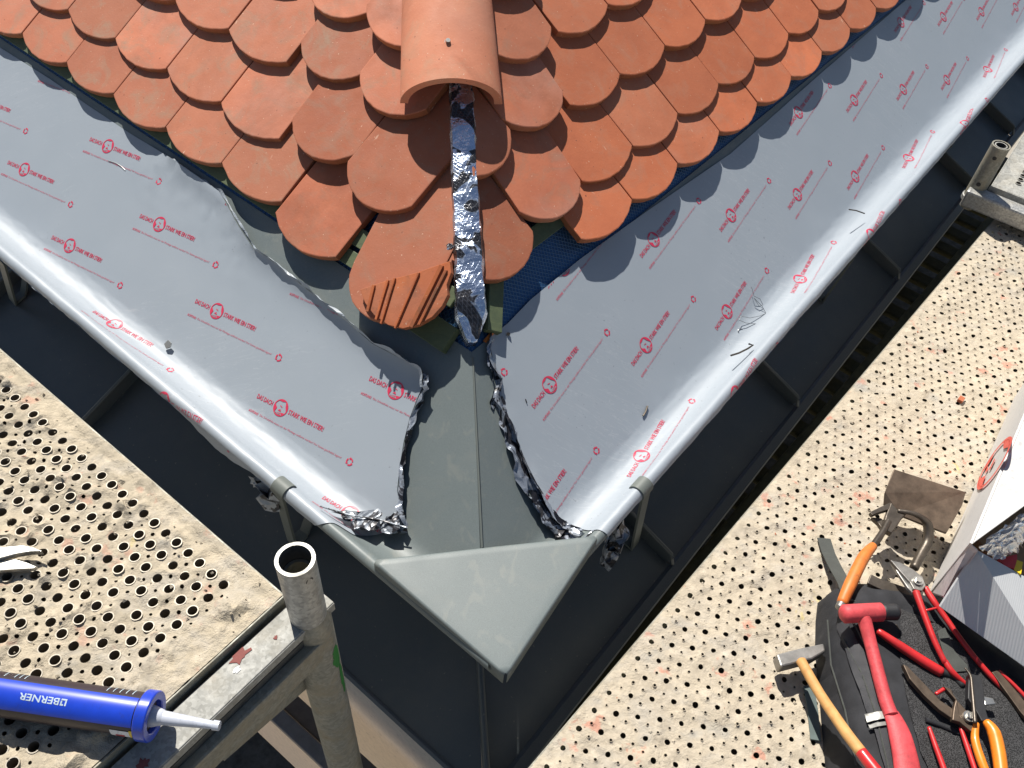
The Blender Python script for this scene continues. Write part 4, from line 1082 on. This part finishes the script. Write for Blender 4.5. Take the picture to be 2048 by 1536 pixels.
mb = MB(); mb.add([dr(u, v, .003+bagh(u, v)) for u, v in vs], fs, 0, True); child(mb, 'bag_body', M['cloth'], bag)
def on_bag(p, lift=.0):
    q = onz(p, ZB)
    for _ in range(5):
        u, v = (q-OR_).dot(ER1), (q-OR_).dot(ER2); q = onz(p, ZR+.003+bagh(u, v)+lift)
    return q
def bagpatch(pts, m, name, lift=.002, step=.009):
    P = [on_bag(p, lift) for p in pts]; b = [((p-OR_).dot(ER1), (p-OR_).dot(ER2)) for p in P]; vs, fs = cdt(b, (), step, .25); mb = MB()
    top = [dr(u, v, .003+bagh(u, v)+lift) for u, v in vs]; mb.add(top, fs, 0, True); return child(mb, name, m, bag)
bagpatch([(1800, 1215), (1870, 1245), (1935, 1300), (2000, 1360), (2100, 1440), (2120, 1600), (1900, 1620), (1840, 1500), (1815, 1400), (1800, 1310)], M['mesh'], 'mesh_panel', .0035)
bagpatch([(1660, 1205), (1672, 1196), (1700, 1255), (1745, 1330), (1780, 1420), (1800, 1540), (1772, 1540), (1742, 1440), (1705, 1345), (1668, 1265)], flat('charcoal_padding', (.03, .031, .036), .7, bump=.4, bs=500), 'padded_strap', .006)
for ln in (((1663, 1210), (1690, 1285), (1725, 1350), (1752, 1430), (1778, 1540)), ((1690, 1210), (1722, 1275), (1760, 1340), (1792, 1430), (1806, 1540)), ((1655, 1240), (1662, 1330), (1690, 1420), (1712, 1530))):
    mb = MB(); mb.tube([on_bag(p, .006) for p in ln], .0016, 6); child(mb, 'stitched_piping', M['strap'], bag)
bagpatch([(1729, 1428), (1768, 1422), (1772, 1436), (1734, 1445)], M['refl'], 'reflective_strip', .010)
bagpatch([(1736, 1449), (1776, 1442), (1778, 1449), (1740, 1457)], M['refl'], 'reflective_strip', .0105)
bagpatch([(1874, 1262), (1890, 1255), (1908, 1300), (1935, 1330), (1936, 1342), (1905, 1345), (1888, 1310)], M['strap'], 'brand_patch', .006)
def bandpx(ps, z, w, m, name, root, th=.003):
    pts = [T(p, z if isinstance(z, (int, float)) else z[i]) for i, p in enumerate(ps)]; mb = MB(); P = []
    for i, p in enumerate(pts):
        t = (pts[min(i+1, len(pts)-1)]-pts[max(i-1, 0)]).normalized(); s = t.cross(Z3).normalized()*(w/2); P += [p-s, p+s, p+s-Z3*th, p-s-Z3*th]
    fs = []
    for i in range(len(pts)-1):
        for k in range(4): fs.append((i*4+k, i*4+(k+1) % 4, (i+1)*4+(k+1) % 4, (i+1)*4+k))
    fs += [(0, 1, 2, 3), tuple(len(P)-4+k for k in range(4))]; mb.add(P, fs); return child(mb, name, m, root, bevel=.0006)
bandpx([(1648, 1076), (1657, 1105), (1668, 1128), (1690, 1168), (1702, 1200)], [ZR+.008, ZR+.014, ZR+.03, ZR+.06, ZR+.095], .026, M['strap'], 'loose_strap', bag)
bandpx([(1618, 1372), (1626, 1420), (1632, 1480)], ZR+.006, .018, flat('grey_green_webbing', (.10, .13, .125), .8), 'hanging_strap', bag)
mb = MB(); mb.tube([on_bag(p, .004) for p in ((1850, 1440), (1880, 1450), (1930, 1470))], .005, 8); child(mb, 'piping', M['cloth'], bag)
# ------------------------------------------------------------------ tools
def tube_px(ps, z, w, m, name, root, n=16, flatt=None):
    zs = z if isinstance(z, (list, tuple)) else [z]*len(ps); ws = w if isinstance(w, (list, tuple)) else [w]*len(ps)
    # smooth subdivision
    pts = [T(p, q) for p, q in zip(ps, zs)]; rs = [rw(p, q, x) for p, q, x in zip(ps, zs, ws)]
    P = []; Q = []
    for i in range(len(pts)-1):
        a = pts[max(i-1, 0)]; b = pts[i]; c = pts[i+1]; d = pts[min(i+2, len(pts)-1)]
        for k in range(5):
            t = k/5; P.append(.5*((2*b)+(c-a)*t+(2*a-5*b+4*c-d)*t*t+(3*b-a-3*c+d)*t**3)); Q.append(rs[i]+(rs[i+1]-rs[i])*t)
    P.append(pts[-1]); Q.append(rs[-1])
    d0 = (P[0]-P[1]).normalized(); d1 = (P[-1]-P[-2]).normalized()
    P = [P[0]+d0*Q[0]*.35]+P+[P[-1]+d1*Q[-1]*.35]; Q = [Q[0]*.6]+Q+[Q[-1]*.6]
    mb = MB(); mb.tube(P, Q, n, 0, True, True, flatt); return child(mb, name, m, root)
def blade_r(pts, z, th, m, name, root, bev=.0012):
    P = [T(p, z if isinstance(z, (int, float)) else z[i]) for i, p in enumerate(pts)]; mb = MB(); mb.prism(P, V((0, 0, -th))); return child(mb, name, m, root, bevel=bev)
# mallet
ml = empty('rubber_mallet', T((1780, 1400), ZB+.03)); tag(ml, 'red rubber mallet with black striking face lying across the backpack', 'mallet')
tube_px([(1688, 1228), (1762, 1224)], ZB+.045, 37, M['redrub'], 'head', ml, 28)
tube_px([(1764, 1224), (1792, 1224)], ZB+.045, 33, M['blackr'], 'striking_face', ml, 24)
tube_px([(1728, 1236), (1742, 1290), (1768, 1390), (1782, 1430)], [ZB+.045, ZB+.035, ZB+.03, ZB+.03], [28, 25, 27, 29], M['redrub'], 'handle', ml)
tube_px([(1782, 1425), (1800, 1470), (1815, 1540), (1818, 1600)], ZB+.03, [30, 46, 54, 50], M['redrub'], 'grip', ml, 20, .55)
# wood hammer
hm = empty('locksmith_hammer', T((1650, 1400), ZR+.05)); tag(hm, 'steel hammer with wooden handle and red painted end, leaning on the backpack', 'hammer')
blade_r([(1553, 1308), (1600, 1296), (1648, 1286), (1652, 1302), (1625, 1318), (1600, 1324), (1562, 1334)], ZR+.052, .026, M['steel'], 'head', hm, .003)
tube_px([(1602, 1322), (1640, 1388), (1690, 1462), (1722, 1504)], [ZR+.056, ZR+.075, ZR+.11, ZR+.125], [21, 21, 23, 24], M['ash'], 'handle', hm, 18)
tube_px([(1722, 1504), (1750, 1540), (1790, 1590)], [ZR+.125, ZR+.132, ZR+.14], [24.5, 26, 27], M['redp'], 'painted_end', hm, 18)
# slater's hammer
st_ = empty('slater_hammer', T((1740, 1110), ZR+.08)); tag(st_, 'dark forged slating hammer with orange handle above the backpack', 'hammer')
tube_px([(1684, 1206), (1700, 1170), (1727, 1115), (1746, 1092)], [ZB+.015, ZB+.02, ZR+.10, ZR+.09], [21, 25, 24, 17], M['orange'], 'handle', st_, 18)
tube_px([(1744, 1096), (1764, 1066), (1776, 1044)], [ZR+.09, ZR+.085, ZR+.08], [15, 13, 16], M['dsteel'], 'shaft', st_)
tube_px([(1679, 1216), (1684, 1206)], ZB+.015, [18, 18], M['steel'], 'pommel', st_)
blade_r([(1766, 1056), (1772, 1030), (1782, 1004), (1788, 1010), (1800, 1024), (1814, 1027), (1806, 1034), (1797, 1048), (1784, 1066)], ZR+.085, .014, M['dsteel'], 'head', st_, .002)
blade_r([(1740, 1024), (1760, 1014), (1782, 1004), (1779, 1018), (1760, 1024), (1745, 1030)], ZR+.085, .010, M['dsteel'], 'claw_point', st_, .001)
blade_r([(1743, 1034), (1762, 1036), (1772, 1044), (1766, 1060), (1757, 1046)], ZR+.07, .010, M['dsteel'], 'claw_point', st_, .001)
# bending iron
bi = empty('folding_iron', T((1840, 1010), ZR+.03)); tag(bi, 'rusty flat steel folding iron with bent round bar handle beside the white box', 'folding tool')
blade_r([(1788, 938), (1932, 984), (1925, 1010), (1893, 1066), (1850, 1050), (1800, 1030), (1768, 1008), (1770, 985)], [ZR+.10, ZR+.10, ZR+.095, ZR+.07, ZR+.07, ZR+.07, ZR+.07, ZR+.085], .005, M['rust'], 'blade_plate', bi, .001)
tube_px([(1796, 1022), (1822, 1026), (1844, 1036), (1856, 1052), (1855, 1082), (1842, 1108), (1828, 1136)], [ZR+.085, ZR+.088, ZR+.085, ZR+.075, ZR+.06, ZR+.055, ZR+.055], [9, 9, 12, 19, 20, 19, 18], M['dsteel'], 'bent_bar', bi, 20)
fi = empty('flat_steel_bar', T((1785, 1180), ZB)); tag(fi, 'dark flat steel bar lying on the top edge of the backpack', 'steel bar')
blade_r([(1742, 1148), (1758, 1156), (1828, 1180), (1830, 1206), (1800, 1196), (1735, 1166)], ZB+.012, .006, M['dsteel'], 'bar_plate', fi)
# red aviation snips
sn = empty('tin_snips', T((1860, 1200), ZB+.03)); tag(sn, 'red handled tin snips with bright pointed blades, pivot next to the box flap', 'snips')
blade_r([(1781, 1120), (1800, 1124), (1826, 1138), (1846, 1154), (1852, 1172), (1844, 1182), (1828, 1178), (1820, 1164), (1800, 1142)], ZB+.045, .007, M['steel'], 'blade', sn)
blade_r([(1783, 1124), (1806, 1146), (1824, 1172), (1826, 1186), (1816, 1176), (1796, 1146)], ZB+.040, .007, M['bsteel'], 'blade', sn)
mb = MB(); q = T((1835, 1163), ZB+.045); mb.tube([q-Z3*.002, q+Z3*.004], .0085, 20); mb.tube([q+Z3*.004, q+Z3*.008], .0055, 6, smooth=False); child(mb, 'pivot_bolt', M['bsteel'], sn)
tube_px([(1832, 1184), (1845, 1220), (1868, 1280), (1890, 1325)], [ZB+.042, ZB+.04, ZB+.035, ZB+.03], [15, 13, 12, 11], M['redp'], 'handle', sn)
tube_px([(1890, 1322), (1905, 1345), (1934, 1371)], [ZB+.03, ZB+.028, ZB+.02], [11, 13, 9], M['redp'], 'handle_tip', sn)
tube_px([(1850, 1176), (1868, 1204), (1884, 1226), (1930, 1290), (1975, 1345), (2020, 1390)], [ZB+.036, ZB+.036, ZB+.034, ZB+.03, ZB+.025, ZB+.02], [13, 13, 12, 11, 11, 11], M['redp'], 'handle', sn)
tube_px([(1852, 1221), (1873, 1216)], ZB+.038, 5, M['redp'], 'stop_lug', sn, 8)
# long red handled pliers lying under the mallet
p1 = empty('seaming_pliers', T((1840, 1320), ZB+.03)); tag(p1, 'red sleeved pliers handle crossing under the mallet toward black jaws', 'pliers')
tube_px([(1756, 1262), (1800, 1292), (1850, 1325), (1882, 1344)], [ZB+.03, ZB+.028, ZB+.024, ZB+.022], [13, 19, 21, 21], M['redp'], 'handle_sleeve', p1)
tube_px([(1882, 1344), (1905, 1352), (1925, 1372)], [ZB+.02]*3, [19, 17, 13], M['blackr'], 'joint', p1)
tube_px([(1790, 1250), (1820, 1285), (1850, 1315)], ZB+.012, 7, M['dsteel'], 'second_leg', p1)
# brown jawed pliers with red legs
p2 = empty('folding_pliers', T((1880, 1400), ZB+.03)); tag(p2, 'brown jawed folding pliers with bolt and two thin red legs at the bottom edge', 'pliers')
blade_r([(1806, 1328), (1815, 1332), (1850, 1368), (1880, 1400), (1910, 1420), (1906, 1438), (1880, 1420), (1850, 1392), (1820, 1358)], ZB+.036, .010, M['rust'], 'jaw', p2)
blade_r([(1888, 1372), (1902, 1378), (1914, 1400), (1936, 1424), (1946, 1450), (1944, 1464), (1920, 1444), (1905, 1440), (1908, 1415), (1912, 1400), (1900, 1386)], ZB+.042, .010, M['rust'], 'jaw', p2)
mb = MB(); q = T((1936, 1434), ZB+.044); mb.tube([q-Z3*.004, q+Z3*.004], .0085, 20); mb.tube([q+Z3*.004, q+Z3*.008], .005, 6, smooth=False); child(mb, 'pivot_bolt', M['bsteel'], p2)
tube_px([(1872, 1388), (1888, 1378)], ZB+.036, [7, 8], M['redp'], 'spring_stop', p2, 10)
tube_px([(1858, 1455), (1872, 1495), (1890, 1545), (1905, 1600)], ZB+.03, [8, 11, 12, 12], M['redp'], 'red_leg', p2)
tube_px([(1921, 1455), (1935, 1495), (1952, 1545), (1970, 1600)], ZB+.03, [8, 11, 12, 12], M['redp'], 'red_leg', p2)
# orange pliers
p3 = empty('combination_pliers', T((1970, 1450), ZB+.03)); tag(p3, 'black pliers with two fat orange plastic handles at the lower right', 'pliers')
blade_r([(1938, 1346), (1962, 1352), (1968, 1380), (1972, 1420), (1978, 1440), (1964, 1442), (1952, 1420), (1936, 1396)], ZB+.050, .012, M['blackr'], 'jaw', p3)
tube_px([(1930, 1336), (1941, 1352), (1944, 1376), (1948, 1420), (1950, 1446)], ZB+.055, [3, 6, 7, 8, 9], M['dsteel'], 'curved_jaw', p3, 12)
tube_px([(1953, 1447), (1950, 1478), (1962, 1520), (1978, 1560), (1990, 1600)], ZB+.045, [11, 16, 18, 17, 15], M['orangep'], 'handle', p3)
tube_px([(1972, 1443), (1988, 1466), (1998, 1510), (2004, 1560), (2006, 1600)], ZB+.05, [15, 26, 27, 26, 24], M['orangep'], 'handle', p3)
blade_r([(1966, 1392), (1986, 1396), (1992, 1408), (1970, 1410)], ZB+.04, .003, M['bsteel'], 'latch', p3)
# seaming pliers at right edge
p4 = empty('edge_pliers', T((2030, 1390), ZB+.02)); tag(p4, 'brown steel pliers with red inner leg entering at the right edge below the flap', 'pliers')
blade_r([(1984, 1344), (1996, 1340), (2030, 1378), (2080, 1440), (2080, 1470), (2040, 1422)], ZB+.03, .008, M['rust'], 'steel_leg', p4)
tube_px([(1998, 1342), (2030, 1372), (2080, 1425)], ZB+.028, [6, 8, 9], M['redp'], 'red_leg', p4)
# ------------------------------------------------------------------ white box
bx = empty('white_cardboard_box', onz((2000, 1100), ZR+.05)); tag(bx, 'white cardboard box with red printed head logo and open flap beside the backpack', 'cardboard box')
zt, zb_ = ZR+.30, ZR+.01
A1 = onz((1945, 1088), zt); A0 = onz((1862, 1190), zb_); far1 = onz((2052, 852), zt)
ev = (onz((2016, 820), zb_)-A0).normalized()*.7+(far1-A1).normalized()*.3; ev.z = 0; ev.normalize(); Lb = .62
A1b = A1+ev*Lb; A0b = A0+ev*Lb
side_v = V((ev.y, -ev.x, 0)); side_v = side_v if side_v.x > 0 else -side_v
rimdir = (onz((2048, 1013), zt)-A1).normalized()
def panel(q, m, name, th=.004, inner=None):
    nrm = (q[1]-q[0]).cross(q[3]-q[0]).normalized(); mb = MB(); mb.prism([p for p in q], nrm*th, 0); return child(mb, name, m, bx, bevel=.0006)
panel([A0, A1, A1b, A0b], M['card'], 'side_panel'); Wd = .42
panel([A1, A1+rimdir*Wd, A1b+rimdir*Wd, A1b], M['card'], 'top_panel')
A0r = A0+rimdir*Wd; panel([A0-Z3*0+Z3*.004, A0r+Z3*.004, A0b+rimdir*Wd+Z3*.004, A0b+Z3*.004], M['kraft'], 'bottom_panel')
panel([A1+rimdir*Wd, A0r, A0b+rimdir*Wd, A1b+rimdir*Wd], M['card'], 'side_panel'); panel([A0b, A1b, A1b+rimdir*Wd, A0b+rimdir*Wd], M['card'], 'back_panel')
H1 = onz((1953, 1100), zt-.045); H2 = onz((2060, 1160), zt-.10); F1 = onz((1880, 1214), ZB+.075); F2 = onz((2075, 1352), ZB+.06)
nrmf = (H2-H1).cross(F1-H1).normalized()
o = panel([H1, H2+(H2-H1)*.5, F2+(F2-F1)*.3, F1], M['corr'], 'open_flap')
# narrow side flap, its lilac shading put into the card colour
S0 = onz((1943, 1090), zt-.005); S1 = onz((1956, 1102), zt-.03); S2 = onz((1888, 1196), ZB+.05); S3 = onz((1866, 1188), ZR+.06)
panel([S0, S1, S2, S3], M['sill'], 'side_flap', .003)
# packet and bag inside
mb = MB(); a = onz((2000, 1112), zt-.12); mb.box(a+V((.05, .02, -.03)), V((.06, .03, 0)), V((-.02, .04, 0)), Z3*.03); child(mb, 'box_lining', M['kraft'], bx)
pk = empty('red_packet', onz((2030, 1130), zt-.11)); tag(pk, 'red and yellow printed packet inside the open end of the white box', 'packet')
q = [onz(p, zt-.085) for p in ((1997, 1118), (2034, 1108), (2036, 1140), (2010, 1132))]; mb = MB(); mb.prism(q, -Z3*.03); child(mb, 'red_face', M['redpk'], pk)
q = [onz(p, zt-.085) for p in ((2034, 1120), (2046, 1124), (2042, 1148), (2028, 1140))]; mb = MB(); mb.prism(q, -Z3*.03); child(mb, 'yellow_face', M['yellow'], pk)
pb = empty('plastic_bag', onz((2010, 1080), zt-.05)); tag(pb, 'clear crumpled plastic bag bulging from the open end of the white box', 'plastic bag')
mb = MB(); n = 22; P = []
qs = [onz(p, z) for p, z in (((1955, 1092), zt-.03), ((2050, 1020), zt-.01), ((2050, 1090), zt-.07), ((1998, 1122), zt-.08))]
for i in range(n+1):
    for j in range(n+1):
        a, b = i/n, j/n; p = qs[0]*(1-a)*(1-b)+qs[1]*a*(1-b)+qs[2]*a*b+qs[3]*(1-a)*b; nv = noise.noise_vector(V((a*5, b*5, 2)))*.008+noise.noise_vector(V((a*13, b*13, 4)))*.004
        P.append(p+nv+Z3*.02*math.sin(a*math.pi)*math.sin(b*math.pi))
mb.add(P, [(i*(n+1)+j, i*(n+1)+j+1, (i+1)*(n+1)+j+1, (i+1)*(n+1)+j) for i in range(n) for j in range(n)], 0); child(mb, 'crinkled_film', M['bagp'], pb)
# printed head logo on the side panel, laid out on the panel itself
pu = (A1-A0).normalized(); pn = (A1-A0).cross(ev).normalized()
if pn.dot(A0) > 0: pn = -pn
hgt = (A1-A0).length
def on_panel(p): return onpl(p, pn, A0+pn*.006)
def rel(p): q = on_panel(p)-A0; return q.dot(ev), q.dot(pu)
c0 = on_panel((1987, 928)); ex = (on_panel((2021, 874))-on_panel((1955, 980)))/2; ey = (on_panel((2000, 932))-on_panel((1975, 923)))/2
mb = MB()
def lg(v, f): mb.add([c0+ex*x+ey*y+pn*.0006 for x, y in v], f)
lg(*arcband(0, 0, .86, 1., -.6, 2*P_-.6, 40)); lg(*arcband(0, 0, lambda k: .88-.30*math.sin(P_*k), .9, -.5, .8, 12)); lg(*arcband(0, 0, lambda k: .88-.42*math.sin(P_*k), .9, 2.7, 3.9, 12)); lg(*arcband(0, 0, lambda k: .88-.25*math.sin(P_*k), .9, 4.2, 5.2, 10))
lg([(-.25, -.1), (.2, -.3), (.15, -.1), (-.2, .08)], [(0, 1, 2, 3)]); lg([(-.45, -.3), (-.1, -.62), (-.25, -.2)], [(0, 1, 2)])
child(mb, 'printed_logo', M['logo'], bx)
mb = MB(); a, b = on_panel((1932, 1000)), on_panel((1912, 1035)); w = (b-a).length; d = (b-a).normalized(); s = pn.cross(d).normalized()
for k in range(6): mb.box(a+d*(k*w*.35)+s*.004*((-1)**k), d*.006, s*.012, pn*.0006)
child(mb, 'printed_text', M['logo'], bx)
# ------------------------------------------------------------------ small litter on the films
def litter(name, lab, cat, pts, r, m='wire'):
    rt_ = MB(); rt_.tube(pts, r, 6); o = rt_.build(name, M[m]); tag(o, lab, cat); return o
def fR_(p, h=.003): s, t = stpx('R', p, h); return surf('R', s, t, h)
litter('metal_swarf', 'curly thin metal swarf on the right film near the wads of text', 'swarf', [P0*0+onpl(p, NN['R'], P0+NN['R']*.010) for p in ((1503, 574), (1508, 592), (1520, 598), (1526, 610), (1518, 612), (1508, 596))]+[onpl(p, NN['R'], P0+NN['R']*.012) for p in ((1524, 612), (1531, 625), (1528, 640), (1515, 648), (1492, 646), (1478, 640), (1482, 632), (1500, 636), (1520, 632), (1531, 627))], .0007)
litter('metal_swarf', 'tiny ring of metal swarf on the right film below the curly one', 'swarf', [onpl((1481+5*math.cos(a), 662+5*math.sin(a)), NN['R'], P0+NN['R']*.006) for a in [k*.6 for k in range(11)]], .0007)
litter('metal_strip', 'dark sliver of sheet metal lying over the right gutter bead', 'metal offcut', [onpl(p, NN['R'], P0+NN['R']*.055) for p in ((1462, 711), (1478, 706), (1496, 697), (1506, 690), (1498, 688))], .0022, 'dsteel')
litter('wire_piece', 'short dark wire sticking over the right gutter edge', 'wire', [onpl(p, NN['R'], P0+NN['R']*.05) for p in ((1698, 419), (1712, 421), (1729, 427))], .0016, 'dsteel')
litter('film_shred', 'small dark shred with a tail on the right film', 'shred', [onpl(p, NN['R'], P0+NN['R']*.004) for p in ((1286, 832), (1291, 824), (1293, 818), (1295, 812))], .0018, 'dsteel')
litter('dark_crumb', 'small dark sliver on the right film beside the torn edge', 'crumb', [onpl(p, NN['R'], P0+NN['R']*.003) for p in ((1051, 798), (1054, 806))], .0009, 'blackr')
litter('roofing_screw', 'small screw head near the upper inner corner of the right film', 'screw', [onpl((1017, 668), NN['R'], P0+NN['R']*.002), onpl((1017, 668), NN['R'], P0+NN['R']*.006)], .0035, 'dsteel')
litter('metal_swarf', 'short twisted metal sliver on the upper left film under its print', 'swarf', [onpl(p, NN['L'], P0+NN['L']*.003) for p in ((216, 321), (232, 326), (243, 333), (250, 340))], .0007, 'wire')
mb = MB(); q = [onpl(p, NN['L'], P0+NN['L']*.014) for p in ((328, 688), (336, 680), (342, 686), (340, 694), (332, 697))]; mb.prism(q, -NN['L']*.003); o = mb.build('foil_chip', M['bsteel']); tag(o, 'small bright bent metal chip on the left gutter film', 'metal offcut')
mb = MB(); mb.tube([surf('R', .16, .125, .006)+HSIDE*-.02, surf('R', .19, .145, .01)], .004, 6); o = mb.build('orange_crumb', M['orange']); tag(o, 'small orange scrap at the inner top corner of the right film', 'scrap')
mb = MB(); c = onz((1922, 799), ZR+.008); mb.box(c, ER1*.008, ER2*.006, Z3*.004); o = mb.build('brick_chip', M['tileR'], bevel=.001); tag(o, 'orange brick chip on the pale deck above the white box', 'brick chip')
# film shreds sticking from the wads
for ps, z in ((((1164, 1079), (1185, 1062), (1208, 1052)), -.10), (((640, 1012), (690, 1028), (760, 1040), (815, 1056)), -.088)):
    mb = MB(); mb.tube([onz(p, P0.z+z) for p in ps], .0016, 6); child(mb, 'twisted_strand', M['wad'], film['R' if ps[0][0] > 1000 else 'L'])
# pieces that belong to a part go one level deeper
for root, sub_, par in ((film['L'], 'film_print', 'film_sheet'), (film['R'], 'film_print', 'film_sheet'), (ct, 'lettering', 'blue_label'), (bag, 'stitched_piping', 'bag_body'), (bag, 'reflective_strip', 'padded_strap'),
                        (decL, 'hole_collars', 'deck_plate'), (decR, 'raised_collars', 'deck_plate'), (d3, 'hole_collars', 'deck_plate'), (fr, 'rib', 'tile_slab'), (sn, 'stop_lug', 'handle'), (bx, 'printed_logo', 'side_panel'), (bx, 'printed_text', 'side_panel')):
    kids = list(root.children); p = [k for k in kids if k.name.split('.')[0] == par][0]
    for k in kids:
        if k.name.split('.')[0] == sub_: k.parent = p; k.matrix_basis = Matrix.Identity(4)
